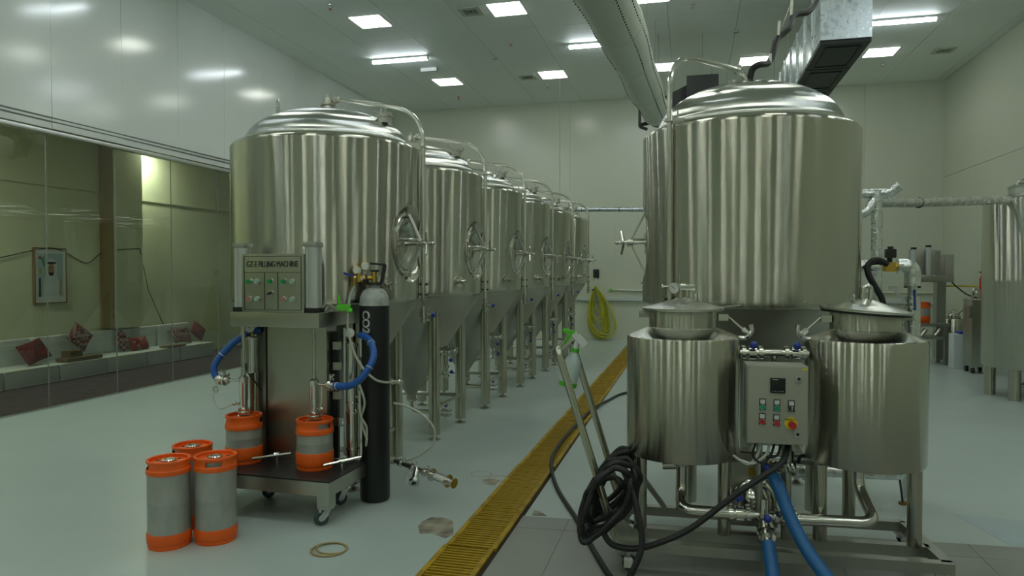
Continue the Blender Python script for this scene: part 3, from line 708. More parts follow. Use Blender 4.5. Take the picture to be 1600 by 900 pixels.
for i in range(4):
    a = camaz + .35 + i * .12; b = a + .12; z0, z1 = 1.60, 1.635
    g.verts([(.1105 * math.cos(a), .1105 * math.sin(a), 1.603), (.1105 * math.cos(b), .1105 * math.sin(b), 1.597), (.098 * math.cos(b), .098 * math.sin(b), 1.633), (.098 * math.cos(a), .098 * math.sin(a), 1.64)], [(0, 1, 2, 3)])
g.build('sticker', 'sticker', gc)
right = Vector((.97, .243, 0)); fwv = Vector((-.243, .97, 0)); U = Vector((0, 0, 1))
def W(a, b, c): return right * a + fwv * b + U * c     # cylinder frame: right, away, up
va = G(); va.cyl(W(0, 0, 1.70), W(0, 0, 1.80), .022, n=14); va.cyl(W(0, 0, 1.75), W(-.07, -.01, 1.752), .017, n=12); va = va.build('valve', 'brass', gc)
G().lathe([(0, 0), (.034, 0), (.04, .008), (.034, .018), (0, .018)], 16, Matrix.Translation(W(0.005, 0, 1.80))).build('hand_wheel', 'black', va)
g = G(); g.cyl(W(0, 0, 1.70), W(0, 0, 1.718), .066, n=20)
g.bar(W(.06, 0, 1.715), W(.085, .0, 1.855), .024, .05, up=fwv); g.bar(W(.092, 0, 1.855), W(-.03, 0, 1.865), .05, .016); g.bar(W(-.055, 0, 1.71), W(-.06, 0, 1.77), .02, .05, up=fwv)
g.build('valve_guard', 'black', gc)
g = G(); g.cyl(W(-.07, -.01, 1.752), W(-.155, -.02, 1.752), .019, n=12); g.cyl(W(-.115, -.02, 1.72), W(-.115, -.02, 1.79), .024, n=12); g.cyl(W(-.15, -.02, 1.69), W(-.15, -.02, 1.76), .015, n=10); rg = g.build('regulator', 'brass', gc)
g = G(); g.cyl(W(-.085, -.012, 1.752), W(-.10, -.012, 1.752), .028, n=6); g.build('nut', 'pipe', rg)
for a, z in ((-.07, 1.845), (-.135, 1.81)):
    n_ = (W(.45, -1, .1)); m, _ = axis_mat(W(a, .0, z), W(a, .0, z) + n_)
    o = G().lathe([(0, -.02), (.034, -.02), (.036, .0), (.036, .012), (.032, .014), (.031, .010)], 20, m).build('gauge', 'brass', rg)
    G().lathe([(.032, .0095), (0, .010)], 20, m).build('dial', 'dial', o)
G().bar(W(-.15, -.02, 1.765), W(-.235, -.02, 1.79), .022, .018).build('valve_lever', 'blueknob', rg)
gh = [W(-.15, -.02, 1.69), W(-.18, -.03, 1.62), W(-.195, -.05, 1.50), W(-.19, -.08, 1.36), W(-.14, -.13, 1.20), W(-.06, -.17, 1.07), W(.03, -.165, .98), W(.09, -.10, .945), W(.13, .0, .93)]
hz = G().tube([p + gc.location for p in smooth_path(gh, 6)], .010, 8)
root_world('gas_hose', 'thin clear hose looping from the gas cylinder regulator down to a steel tank fitting', 'hose', hz, 'clearhose', (-2.25, 5.2, .93))
g = G()
for k in (-1, 1): g.cyl(W(.16 + k * .03, .02, .93), W(.16 + k * .03 + .012, .02, .93), .028, n=12)
g.cyl(W(.12, .01, .93), W(.22, .02, .93), .014, n=8)
# (fitting belongs to the first fermenter)
g.bm.transform(Matrix.Translation(gc.location))
g.build('hose_fitting', 'pipe', f0, True)
h2 = [(-2.30, 5.27, .75), (-2.22, 5.30, .73), (-2.08, 5.33, .66), (-1.98, 5.34, .54), (-2.0, 5.34, .42), (-2.12, 5.33, .32), (-2.26, 5.32, .27)]
root_world('clear_tube', 'loose clear tube curving behind the black gas cylinder', 'hose', G().tube(smooth_path(h2, 6), .010, 8), 'clearhose', (-2.26, 5.32, .27))
# discharge pipe set of the first tank
def PP(px): return px
dx, dy, dz = -2.32, 5.17, .21
g = G(); g.cyl((-2.30, 5.30, .28), (-1.95, 5.16, .235), .020, n=10); g.cyl((-1.95, 5.16, .235), (-1.90, 5.14, .23), .03, n=12)
for k in range(4):
    a = k * PI / 2 + .4; g.cyl((-1.93, 5.152 + .04 * math.cos(a), .232 + .04 * math.sin(a)), (-1.78, 5.092 + .04 * math.cos(a), .213 + .04 * math.sin(a)), .005, n=6)
for t in (0, 1): 
    c = Vector((-1.93, 5.152, .232)).lerp(Vector((-1.78, 5.092, .213)), t); d = Vector((.15, -.06, -.019)).normalized(); g.cyl(c - d * .008, c + d * .008, .05, n=16)
g.cyl((-1.78, 5.092, .213), (-1.73, 5.072, .207), .026, n=12); g.cyl((-1.73, 5.072, .207), (-1.72, 5.068, .206), .04, n=14)
g.cyl((-2.08, 5.21, .25), (-2.06, 5.10, .17), .026, n=12); g.cyl((-2.065, 5.12, .185), (-2.06, 5.10, .17), .042, n=14); g.cyl((-2.12, 5.20, .26), (-2.15, 5.12, .17), .006, n=6)
for x in (-2.24, -2.12, -2.0): 
    c = Vector((-2.30, 5.30, .28)).lerp(Vector((-1.95, 5.16, .235)), (x + 2.30) / .35); clamp_ring(g, c, (.35, -.14, -.045), .034, .018)
o = g.build('discharge_pipe', 'pipe', f0, True)
G().cyl((-1.915, 5.146, .231), (-1.795, 5.098, .214), .024, n=14).build('sight_glass', 'white', f0, True)
G().cyl((-2.062, 5.106, .176), (-2.0595, 5.0985, .1685), .020, n=12).build('pipe_mouth', 'ink', f0, True)
# ring of clear tube on the floor
g = G(); g.torus((-2.26, 4.14, .007), .112, .0065, n=40, k=6); g.torus((-2.245, 4.15, .012), .098, .0055, (0.05, 0.03, 1), 40, 6)
M['amber'] = mat('amber tube', (0.36, 0.27, 0.10), 0.4)
root_world('tube_ring', 'amber plastic ring lying on the floor beside the trolley wheel', 'ring', g, 'amber', (-2.26, 4.14, 0))
# ---------------------------------------------------------------- cleaning cart with two vessels
M['boxgrey'] = mat('grey beige enclosure paint', (0.36, 0.37, 0.31), 0.45, spec=.4)
M['redb'] = mat('red button', (0.45, 0.02, 0.025), 0.3)
M['greenb'] = mat('green button', (0.01, 0.30, 0.17), 0.3)
M['yellow'] = mat('yellow plastic', (0.72, 0.62, 0.02), 0.4)
M['whitetag'] = mat('white label', (0.62, 0.66, 0.64), 0.4)
M['screen'] = mat('dark display', (0.008, 0.009, 0.011), 0.15)
M['gold'] = mat('amber nameplate', (0.50, 0.33, 0.03), 0.4)
CY = D2(3)
cc = thing('cleaning_cart', 'low steel cart with two lidded vessels, control box, pump and pipes', 'cleaning cart', (-.429, 4.262, 0), CY)
# local axes: x along the front beam (0..1.84), y back (0..0.70)
FZ = .17
for p0, p1 in (((0, 0), (1.84, 0)), ((0, .24), (1.80, .24)), ((0, .66), (1.80, .66)), ((0, 0), (0, .66)), ((1.815, 0), (1.80, .66))):
    g = G(); g.bar((*p0, FZ), (*p1, FZ), .06, .06); g.build('frame_rail', 'frame', cc)
for x, y in ((.05, .0), (1.78, .62), (.03, .62), (1.79, .02)):
    caster(cc, x, y + .03, FZ - .03, .4, .045)
G().box((.075, -.035, .075), (.05, .02, .06), bev=.006).build('brake_pedal', 'white', cc)
# handle
Mi = Matrix.Rotation(-CY, 4, 'Z') @ Matrix.Translation((.429, -4.262, 0))
def LC(x, y, z): return Mi @ Vector((x, y, z))
hp = [LC(-.425, 4.275, .19), LC(-.785, 4.262, 1.325), LC(-.815, 4.95, 1.33), LC(-.452, 4.93, .19)]
G().tube(bend_path(hp, .05, 6), .0225, 12).build('handle', 'legsteel', cc)
for y in (.0, .66):
    g = G(); g.verts([(-.02, y - .004, .19), (.20, y - .004, .19), (-.10, y - .004, .44), (-.02, y + .004, .19), (.20, y + .004, .19), (-.10, y + .004, .44)], [(0, 1, 2), (3, 5, 4), (0, 3, 4, 1), (1, 4, 5, 2), (2, 5, 3, 0)]); g.build('gusset', 'frame', cc)
G().bar((.12, .63, .44), (.30, .63, .20), .04, .03).build('frame_brace', 'frame', cc)
# vessels
M['vessel'] = M['shell']
def vessel(cx, cy, R, rn, lid, tilt, sgn, legs):
    T = Matrix.Translation((cx, cy, 0))
    v = G().lathe([(R - .03, .650), (R - .008, .655), (R, .668), (R, 1.385), (R - .004, 1.394), (R - .012, 1.398)], 72, T).build('vessel', 'shell', cc)
    G().lathe([(R - .012, 1.398), (rn + .004, 1.448)], 72, T).build('shoulder', 'dome', v)
    G().lathe([(R - .03, .650), (.04, .625), (0, .625)], 48, T).build('vessel_bottom', 'cone', v)
    G().lathe([(rn + .006, 1.445), (rn, 1.452), (rn, 1.555)], 60, T).build('neck', 'shell', v)
    L = Matrix.Translation((cx - sgn * (-lid) * 0, cy, 1.558)) @ Matrix.Rotation(tilt, 4, 'Y')
    ld = G().lathe([(lid - .004, .0), (lid, .004), (lid, .014), (lid - .01, .018), (.12, .050), (.05, .072), (.03, .078), (0, .080)], 60, L).build('lid', 'dome', cc)
    if tilt: G().lathe([(rn - .01, -.008), (lid - .012, -.014), (lid - .008, .002), (rn - .01, .004)], 48, L).build('lid_gasket', 'rubber', ld)
    g = G(); g.tube([L @ Vector(p) for p in bend_path([(-.022, 0, .055), (-.022, 0, .155), (.022, 0, .155), (.022, 0, .055)], .022, 6)], .014, 8); g.build('lid_knob', 'pipe', ld)
    g = G(); g.tube([L @ Vector(p) for p in bend_path([(.075 * sgn, -.02, .05), (.075 * sgn, -.02, .10), (.09 * sgn, .03, .10), (.09 * sgn, .03, .05)], .02, 4)], .006, 6); g.build('lid_ring', 'satin', ld)
    g = G(); g.bar(L @ Vector((sgn * (lid - .03), -.02, .02)), L @ Vector((sgn * (lid + .095), -.03, .035)), .035, .008); g.build('lid_tab', 'satin', ld)
    # swing bolt with wing nut
    b0 = Vector((cx + sgn * (rn + .06), cy - .03, 1.52)); b1 = b0 + Vector((sgn * .085, -.02, -.075))
    g = G(); g.box((cx + sgn * (rn + .03), cy - .03, 1.515), (.06, .03, .04)); g.cyl(b0, b1, .007, n=8)
    d = (b1 - b0).normalized(); g.cyl(b1, b1 + d * .04, .017, n=10); u = d.cross(Vector((0, 1, 0))).normalized(); g.tube(smooth_path([b1 + d * .03 - u * .055 - d * .012, b1 + d * .045 - u * .03, b1 + d * .05, b1 + d * .045 + u * .03, b1 + d * .03 + u * .055 - d * .012]), .014, 8)
    g.build('swing_bolt', 'pipe', v)
    for x, y in legs:
        G().cyl((x, y, .20), (x, y, .655), .040, n=16).build('leg', 'legsteel', cc)
    # hinge block
    g = G(); g.box((cx - sgn * (rn + .03), cy + .01, 1.53), (.07, .05, .045), bev=.006); g.cyl((cx - sgn * (rn + .045), cy - .05, 1.53), (cx - sgn * (rn + .045), cy + .06, 1.53), .012, n=8); g.build('hinge', 'frame', v)
    return v
def lc2(x, y): p = LC(x, y, 0); return p.x, p.y
vl = vessel(*lc2(-.047, 4.66), .352, .213, .255, 0.0, 1, [lc2(-.30, 4.50), lc2(.205, 4.50), lc2(-.05, 4.90)])
vr = vessel(*lc2(1.03, 4.72), .340, .200, .262, .07, -1, [lc2(.755, 4.55), lc2(1.275, 4.58), lc2(.995, 4.955)])
# thermometer and cross bar on the left lid
lx, ly = lc2(-.047, 4.66)
g = G(); g.cyl((lx - .13, ly - .01, 1.705), (lx - .05, ly - .01, 1.71), .006, n=8); g.cyl((lx - .03, ly, 1.70), (lx + .07, ly, 1.70), .02, n=10); g.torus((lx - .13, ly - .01, 1.705), .014, .005, (1, 0, 0), 10, 6); g.build('lid_fitting', 'pipe', cc)
gauge(cc, (lx - .058, ly - .035, 1.695), (.15, -1, .05), .033)
# pipe between the vessels
xa, ya = lc2(.29, 4.62); xb, yb = lc2(.71, 4.66)
zt_ = 1.30
G().cyl((xa - .02, ya, zt_), (xb + .02, yb, zt_), .024, n=14).build('connecting_pipe', 'pipe', cc)
G().cyl(((xa + xb) / 2, (ya + yb) / 2, zt_ - .07), ((xa + xb) / 2, (ya + yb) / 2, zt_), .02, n=10).build('pipe_stub', 'pipe', cc)
for x, hz_ in ((xa + .08, -.2), (xb - .09, -.3)):
    ball_valve(cc, (x, ya - .005, zt_), (1, 0, 0), (0, -.75, .7), .028, 'valve', .035, .024)
# control box
bx0, by0 = lc2(.318, 4.33)
cb = thing  # placeholder name kept local
g = G(); g.box((bx0 + .17, by0 + .11, 1.03), (.335, .20, .455), bev=.004); box = g.build('control_box', 'boxgrey', cc)
G().box((bx0 + .17, by0 + .004, 1.03), (.325, .012, .445), bev=.003).build('box_door', 'boxgrey', box)
G().box((bx0 - .004, by0 + .12, 1.03), (.006, .012, .40)).build('box_edge', 'satin', box)
fy_ = by0 - .0025
def bx(u, v): return (bx0 + .0025 + u * .335, fy_, 1.2575 - v * .455)     # u, v across the door from its top left
def disc(u, v, r, m, name, th=.012, off=0): p = bx(u, v); return G().cyl((p[0], fy_ - off, p[2]), (p[0], fy_ - off - th, p[2]), r, n=22).build(name, m, box)
p = bx(.50, .245); sc_ = G().box((p[0], fy_ - .004, p[2]), (.083, .01, .086), bev=.003).build('display', 'screen', box)
g = G()
for k in range(5): g.box((p[0] - .028 + k * .014, fy_ - .0095, p[2] - .032), (.006, .001, .002))
g.box((p[0] - .015, fy_ - .0095, p[2] + .034), (.03, .001, .003)); g.build('display_mark', 'whitetag', box)
for u, v, mm in ((.255, .51, 'greenb'), (.49, .515, 'greenb'), (.725, .52, 'black'), (.25, .695, 'redb'), (.485, .705, 'redb')):
    q = bx(u, v - .02); G().box((q[0], fy_ - .001, q[2]), (.036, .004, .066)).build('label_frame', 'black', box)
    q = bx(u, v - .055); G().box((q[0], fy_ - .0035, q[2]), (.027, .003, .024)).build('label_tag', 'whitetag', box)
    disc(u, v + .015, .0175, 'zinc', 'button_bezel', .006, .002)
    if mm == 'black':
        disc(u, v + .015, .015, 'black', 'selector_switch', .012, .004); q = bx(u, v + .015); G().box((q[0] + .001, fy_ - .018, q[2] + .004), (.005, .004, .022)).build('switch_pointer', 'whitetag', box)
    else: disc(u, v + .015, .0145, mm, 'push_button', .014, .004)
disc(.72, .72, .036, 'yellow', 'emergency_plate', .003, .0); disc(.735, .735, .021, 'redb', 'emergency_stop', .03, .003)
text(box, 'EMERGENCY', .012, (bx(.71, .665)[0], fy_ - .0035, bx(.71, .672)[2]), FRONT, 'ink', sx=.85)
for u, v in ((.84, .155), (.83, .855)):
    q = bx(u, v); G().box((q[0], fy_ - .003, q[2]), (.036, .006, .040), bev=.002).build('door_lock', 'zinc', box); disc(u, v, .009, 'ink', 'keyhole', .004, .005)
q = bx(.94, .035); G().box((q[0], fy_ - .0005, q[2]), (.028, .002, .010)).build('warning_tag', 'yellow', box)
q = bx(.53, .93); G().box((q[0], fy_ - .0002, q[2]), (.05, .001, .002)).build('maker_mark', 'satin', box)
g = G(); g.cyl((bx0 + .09, by0 + .12, .27), (bx0 + .09, by0 + .12, .80), .018, n=10); g.cyl((bx0 + .25, by0 + .16, .20), (bx0 + .25, by0 + .16, .80), .03, n=12); g.build('box_post', 'frame', cc)
# cables under the box
for pts, m_, r_ in (([(.06, .05, .80), (.045, .06, .72), (.09, .05, .68), (.14, .05, .72), (.17, .08, .80)], 'black', .007), ([(.09, .07, .80), (.07, .07, .72), (.02, .08, .66), (-.06, .12, .70)], 'white', .008),
                    ([(.14, .07, .80), (.12, .06, .73), (.05, .07, .67), (-.02, .09, .68)], 'white', .008), ([(.20, .06, .80), (.18, .05, .73), (.12, .06, .71)], 'black', .008)):
    G().tube(smooth_path([(bx0 + a, by0 + b, c) for a, b, c in pts]), r_, 8).build('box_cable', m_, cc)
# pump: motor cover, head, nameplate
px_, py_ = lc2(.375, 4.78)
g = G(); w0, w1 = .155, .115
g.verts([(px_ - w0, py_ - .10, .20), (px_ + w0, py_ - .10, .20), (px_ + w0, py_ + .14, .20), (px_ - w0, py_ + .14, .20), (px_ - w1, py_ - .10, .60), (px_ + w1, py_ - .10, .60), (px_ + w1, py_ + .14, .60), (px_ - w1, py_ + .14, .60)], [(0, 3, 2, 1), (4, 5, 6, 7), (0, 1, 5, 4), (1, 2, 6, 5), (2, 3, 7, 6), (3, 0, 4, 7)])
pm = g.build('pump_motor', 'cone', cc)
G().box((px_ + .02, py_ - .103, .545), (.085, .006, .055)).build('nameplate', 'gold', pm)
m = Matrix.Translation((px_ + .01, py_ - .10, .375)) @ Matrix.Rotation(PI / 2, 4, 'X')
ph = G().lathe([(0, 0), (.135, 0), (.135, .03), (.128, .036), (.118, .04), (.118, .06), (.112, .066), (.095, .068), (.095, .075), (.07, .10), (.03, .115), (.028, .16), (0, .16)], 40, m).build('pump_head', 'pipe', cc)
G().box((px_ + .01, py_ - .1375, .485), (.06, .004, .010)).build('nameplate', 'gold', ph)
mn = Matrix.Translation((px_ + .01, py_ - .215, .375)) @ Matrix.Rotation(PI / 2, 4, 'X')
G().lathe([(0, 0), (.042, 0), (.042, .035), (.02, .042), (0, .042)], 6, mn).build('union_nut', 'satin', ph)
# low pipework
zp = .345
a = lc2(-.05, 4.58); b = lc2(-.05, 4.45); c0 = lc2(.27, 4.45)
G().tube(bend_path([(*a, .64), (*a, .42), (*b, zp), (*c0, zp)], .09, 8), .036, 14).build('outlet_pipe', 'pipe', cc)
g = G(); clamp_ring(g, (*a, .60), (0, 0, 1), .05, .03); g.build('pipe_clamp', 'satin', cc)
a = lc2(.99, 4.66); b = lc2(1.05, 4.48); c1 = lc2(.58, 4.44)
G().tube(bend_path([(*a, .64), (*a, .50), (*b, zp), (*c1, zp)], .09, 8), .036, 14).build('outlet_pipe', 'pipe', cc)
g = G(); clamp_ring(g, (*a, .62), (0, 0, 1), .05, .03); g.bar((*a, .60), (a[0] + .08, a[1], .585), .02, .03); g.build('pipe_clamp', 'satin', cc)
yv = c0[1]
ball_valve(cc, (c0[0] + .02, yv, zp), (1, 0, 0), (0, -.15, 1), .036, 'valve', .05, .024)
tx_ = lc2(.43, 4.44)[0]
g = G(); g.cyl((c0[0] + .06, yv, zp), (c1[0], yv, zp), .03, n=14); g.cyl((tx_, yv, zp + .10), (tx_, yv - .02, zp - .03), .03, n=12); g.cyl((tx_, yv + .02, zp + .03), (px_ + .01, py_ - .2, .375), .03, n=12); g.build('pipe_tee', 'pipe', cc)
ball_valve(cc, (c1[0] - .03, yv, zp), (1, 0, 0), (.3, -1, -.2), .036, 'valve', .06, .001)
ball_valve(cc, (tx_ + .0, yv - .09, zp - .05), (0, -.8, -.5), (.0, -.6, .9), .036, 'valve', .045, .024)
g = G(); g.cyl((tx_, yv - .13, zp - .075), (tx_, yv - .20, zp - .12), .028, n=12); g.build('hose_tail', 'pipe', cc)
# pressure side with hose clamp
h0 = lc2(.485, 4.46)
ball_valve(cc, (h0[0] - .02, h0[1] + .05, .60), (.5, .2, .3), (-.3, -.8, .5), .034, 'valve', .035, .024)
g = G(); g.tube(bend_path([(px_ + .05, py_ - .14, .49), (px_ + .09, py_ - .16, .60), (h0[0] + .05, h0[1] + .05, .62), (h0[0] + .0, h0[1] - .01, .60)], .05), .028, 10); g.torus((h0[0] + .07, h0[1] + .04, .64), .045, .010, (1, .3, .4), 18, 6); g.torus((h0[0] + .10, h0[1] + .05, .63), .045, .010, (1, .3, .4), 18, 6); g.build('pressure_pipe', 'pipe', cc)
g = G(); sx_, sy_ = lc2(.62, 4.80); g.cyl((sx_, sy_, .585), (sx_, sy_, .66), .02, n=12); g.box((sx_, sy_, .57), (.06, .05, .05)); g.build('solenoid', 'black', cc)
G().tube(smooth_path([(sx_ + .05, sy_, .585), (sx_ + .06, sy_, .63), (sx_ + .12, sy_, .64)]), .012, 8).build('hose_bend', 'black', cc)
for z in (.545, .585): G().cyl((*lc2(.0, 5.02), z), (*lc2(1.0, 5.06), z - .02), .014, n=8).build('back_pipe', 'pipe', cc)
g = G(); q = lc2(-.11, 4.62); g.cyl((q[0] - .06, q[1], .57), (q[0] + .02, q[1], .575), .03, n=12); g.cyl((q[0] - .02, q[1], .57), (q[0] - .02, q[1], .66), .018, n=8); g.build('drain_tap', 'pipe', cc)
# blue hoses
tw = cc.matrix_world if False else Matrix.Translation(cc.location) @ Matrix.Rotation(CY, 4, 'Z')
s = tw @ Vector((tx_, yv - .17, zp - .10))
M['bluehose2'] = mat('bright blue hose', (0.018, 0.135, 0.37), 0.45, noise=.08, nscale=12)
def hose_tub(n_, l_, pts, r_, base):
    g = G().tube(smooth_path(pts, 8), r_, 14); return root_world(n_, l_, 'hose', g, 'bluehose2', base)
hose_tub('blue_hose', 'thick blue hose dropping straight from the lower tee of the cleaning cart to the floor', [s, s + Vector((.005, -.06, -.05)), s + Vector((.012, -.14, -.13)), s + Vector((.02, -.20, -.20)), (s.x + .04, s.y - .42, .040), (s.x + .09, s.y - .75, .038), (s.x + .30, s.y - 1.05, .038)], .037, (s.x + .09, s.y - .75, 0))
s2 = tw @ Vector((h0[0] - .005, h0[1] - .02, .59))
hose_tub('blue_hose', 'thick blue hose slanting down to the right from the cleaning cart pump', [s2, s2 + Vector((.03, -.07, -.07)), s2 + Vector((.085, -.16, -.21)), s2 + Vector((.16, -.27, -.34)), s2 + Vector((.27, -.42, -.46)), (s2.x + .40, s2.y - .62, .042), (s2.x + .62, s2.y - .85, .038), (s2.x + .95, s2.y - 1.0, .038)], .037, (s2.x + .62, s2.y - .85, 0))
# ---------------------------------------------------------------- floor drain grates and tile field
M['grate'] = mat('worn yellow grate paint', (0.43, 0.275, 0.010), 0.5, noise=.45, nscale=9, spec=.3)
M['drainpit'] = mat('dark drain channel', (0.03, 0.022, 0.012), 0.9)
def drain_x(y): return -1.38 + .004 * (y - 3.5)
struct(G().box((-1.352, 10.0, .001), (.342, 17.6, .004)).build('trim_5', 'drainpit'))
secs = [(1.4, 2.9), (2.9, 4.37), (4.37, 6.366), (6.366, 8.392), (8.392, 10.4), (10.4, 12.4), (12.4, 14.4), (14.4, 16.4), (16.4, 18.4)]
slat_mesh = None
for k, (a, b) in enumerate(secs):
    x = drain_x((a + b) / 2) - (.006 if k == 1 else 0)
    t = thing('drain_grate', 'yellow slatted floor drain grate, %s' % ('below the bottom edge of the frame', 'nearest the camera, with dark grime on its slats', 'second from the camera, beside the tile field', 'third from the camera, crossed by the black cable', 'fourth from the camera', 'fifth from the camera', 'sixth from the camera', 'seventh, near the back wall', 'farthest, at the back wall')[k], 'drain grate', (x, a, .003), 0, 'yellow drain grates')
    for s in (-1, 1):
        G().box((s * .152, (b - a) / 2, .010), (.034, b - a - .008, .020)).build('side_rail', 'grate', t)
    n = int((b - a - .02) / .0385); pt = (b - a - .02) / n
    if k in (1, 2, 3):
        for i in range(n):
            y = .01 + (i + .5) * pt
            if slat_mesh is None:
                o = G().box((0, 0, 0), (.272, .021, .014), bev=.003).build('slat', 'grate', t); slat_mesh = o.data
            else:
                o = bpy.data.objects.new('slat', slat_mesh); col.objects.link(o); o.parent = t
            o.location = (0, y, .010 + random.uniform(-.0015, .0015))
    else:
        g = G()
        for i in range(n): g.box((0, .01 + (i + .5) * pt, .010), (.272, .021, .014))
        o = g.build('slats', 'grate', t); o['kind'] = 'stuff'
M['tile'] = mat('grey brown floor tile', (0.27, 0.285, 0.255), 0.38, noise=.14, nscale=2.5, rnoise=.08)
M['grout'] = mat('tile grout', (0.22, 0.23, 0.21), .8)
tf = struct(G().verts([(-1.19, -1.0, .0015), (5.7, -1.0, .0015), (5.7, 5.50, .0015), (-1.19, 5.07, .0015)], [(0, 1, 2, 3)]).build('floor_tiles', 'grout'))
tw_, th_ = .875, .875
j = 0
for j in range(8):
    y1 = 4.83 - j * th_ if j else 5.07
    y0 = 4.83 if j == 0 else y1 - th_
    if j: y1 = 4.83 - (j - 1) * th_; y0 = y1 - th_
    if y1 < 0.8: break
    i = 0; x = -1.19
    xe = [-1.19, -.845] + [-.845 + tw_ * (q + 1) for q in range(7)] + [5.7]
    for x0, x1 in zip(xe, xe[1:]):
        if x1 - x0 < .02: continue
        sl = .0624
        dy = lambda x: sl * (x + 1.19)
        e = .0018
        g = G(); vs = [(x0 + e, y0 + dy(x0) + e, .0005), (x1 - e, y0 + dy(x1) + e, .0005), (x1 - e, y1 + dy(x1) - e, .0005), (x0 + e, y1 + dy(x0) - e, .0005)]
        vs += [(a, b, .004) for a, b, c in vs]
        g.verts(vs, [(0, 3, 2, 1), (4, 5, 6, 7), (0, 1, 5, 4), (1, 2, 6, 5), (2, 3, 7, 6), (3, 0, 4, 7)]).build('tile', 'tile', tf)
# chipped bare patches of floor beside the drain
M['bare'] = mat('chipped bare concrete', (0.36, 0.33, 0.25), .8, noise=.6, nscale=9)
for pts in ([(-1.60, 4.52), (-1.57, 4.60), (-1.61, 4.72), (-1.66, 4.85), (-1.74, 4.90), (-1.84, 4.88), (-1.87, 4.78), (-1.86, 4.68), (-1.80, 4.56), (-1.72, 4.58)], [(-1.60, 5.75), (-1.59, 5.90), (-1.66, 5.93), (-1.74, 5.88), (-1.69, 5.78)], [(-1.13, 5.10), (-1.02, 5.12), (-1.09, 5.20), (-1.14, 5.22)]):
    struct(G().prism([(x, y) for x, y in pts], .0016, Matrix.Translation((0, 0, .0002))).build('floor_patch', 'bare'))
M['bluepaint'] = mat('blue grey floor paint', (0.40, 0.50, 0.53), .35, noise=.05, nscale=4)
struct(G().prism([(1.90, 5.9), (3.2, 5.75), (3.4, 4.5 + 1.0), (2.05, 5.30)], .0012, Matrix.Translation((0, 0, .0002))).build('floor_patch', 'bluepaint'))
M['stain'] = mat('rusty ring stain', (0.42, 0.36, 0.22), .5)
for x, y, r in ((-1.62, 5.95, .085), (-1.80, 6.05, .09)):
    struct(G().torus((x, y, -.0065), r, .009, n=30, k=8).build('floor_stain', 'stain'))
# ---------------------------------------------------------------- ceiling things
M['fabric'] = mat('white duct fabric', (0.74, 0.77, 0.70), .8, spec=.1, bump=.25, bscale=3.5, stretch=(2, .5, 2))
M['galv'] = mat('galvanised sheet', (0.52, 0.58, 0.60), .3, 1.0, noise=.18, nscale=14, rnoise=.08)
M['darkduct'] = mat('black duct lining', (0.012, 0.016, 0.016), .55)
fd = thing('fabric_duct', 'round white fabric air duct running along the ceiling towards the back', 'air duct', (-.80, 2.0, 4.3))
path = []; rad = []
for k in range(61):
    t = k / 60; y = 2.0 + t * 11.5
    s = max(0, (y - 6)) / 7.5
    sag = .035 * math.sin((y - 2) * PI / 2.6) 
    path.append((-.86 + .22 * max(0, min(1, s)), y, 4.47 + .26 * max(0, min(1, s)) + sag * .6)); rad.append(.285 - .045 * max(0, min(1, s)) + .012 * math.sin(y * PI / 1.3))
G().tube(path, rad, 32).build('duct_tube', 'fabric', fd, True)
for yk in (4.2, 6.3, 8.0, 9.6, 11.3, 13.2):
    k = min(60, int((yk - 2) / 11.5 * 60)); G().torus(path[k], rad[k] + .001, .008, (0.02, 1, .02), 32, 6).build('hoop', 'fabric', fd, True)
g = G()
for a in (-2.5, -.9, -.25):
    for k in range(60):
        for q in (0, .5):
            kk = k + q; i = int(kk); p = Vector(path[i]).lerp(Vector(path[i + 1]), kk - i) if i < 60 else Vector(path[60]); r_ = rad[i] + .001
            g.box(p + Vector((r_ * math.cos(a), 0, r_ * math.sin(a))), (.013, .022, .013))
o = g.build('air_holes', 'ink', fd, True); o['kind'] = 'stuff'
g = G()
for yk in (4.2, 6.3, 8.0, 9.6, 11.3, 13.2):
    k = min(60, int((yk - 2) / 11.5 * 60)); p = Vector(path[k]); g.cyl(p + Vector((0, 0, rad[k] - .01)), (p.x, p.y, CZ), .002, n=5)
g.build('hanger_wire', 'seam', fd, True)['kind'] = 'stuff'
# black lined elbow at the far end of the fabric duct
be = thing('duct_elbow', 'black insulated duct elbow behind the big tank dome, joined to the fabric duct', 'air duct', (0, 14.1, 4.5))
G().box((.19, 14.1, 5.27), (.58, .6, .40), bev=.01).build('box_section', 'darkduct', be, True)
G().bar((.05, 14.1, 5.15), (-.62, 14.0, 4.82), .45, .30, up=(0, 1, 0)).build('sloping_section', 'darkduct', be, True)
g = G(); g.bar((-.94, 13.5, 4.92), (-.94, 13.5, 4.50), .05, .05); g.bar((-.94, 13.5, 4.53), (-.55, 13.6, 4.62), .05, .06); g.bar((-.94, 13.5, 4.50), (-.80, 13.5, 4.44), .05, .05); g.build('bracket', 'black', be, True)
G().cyl((-.62, 13.5, 4.73), (-.60, 13.75, 4.75), .235, n=24).build('collar', 'darkduct', be, True)
for x, y in ((.19, 14.1), (-.62, 13.9)): G().cyl((x, y, 4.95), (x, y, CZ), .004, n=6).build('hanger_rod', 'seam', be, True)
G().cyl((-.62, 14.5, 5.10), (.1, 14.7, 5.12), .15, n=24).build('round_section', 'fabric', be, True)
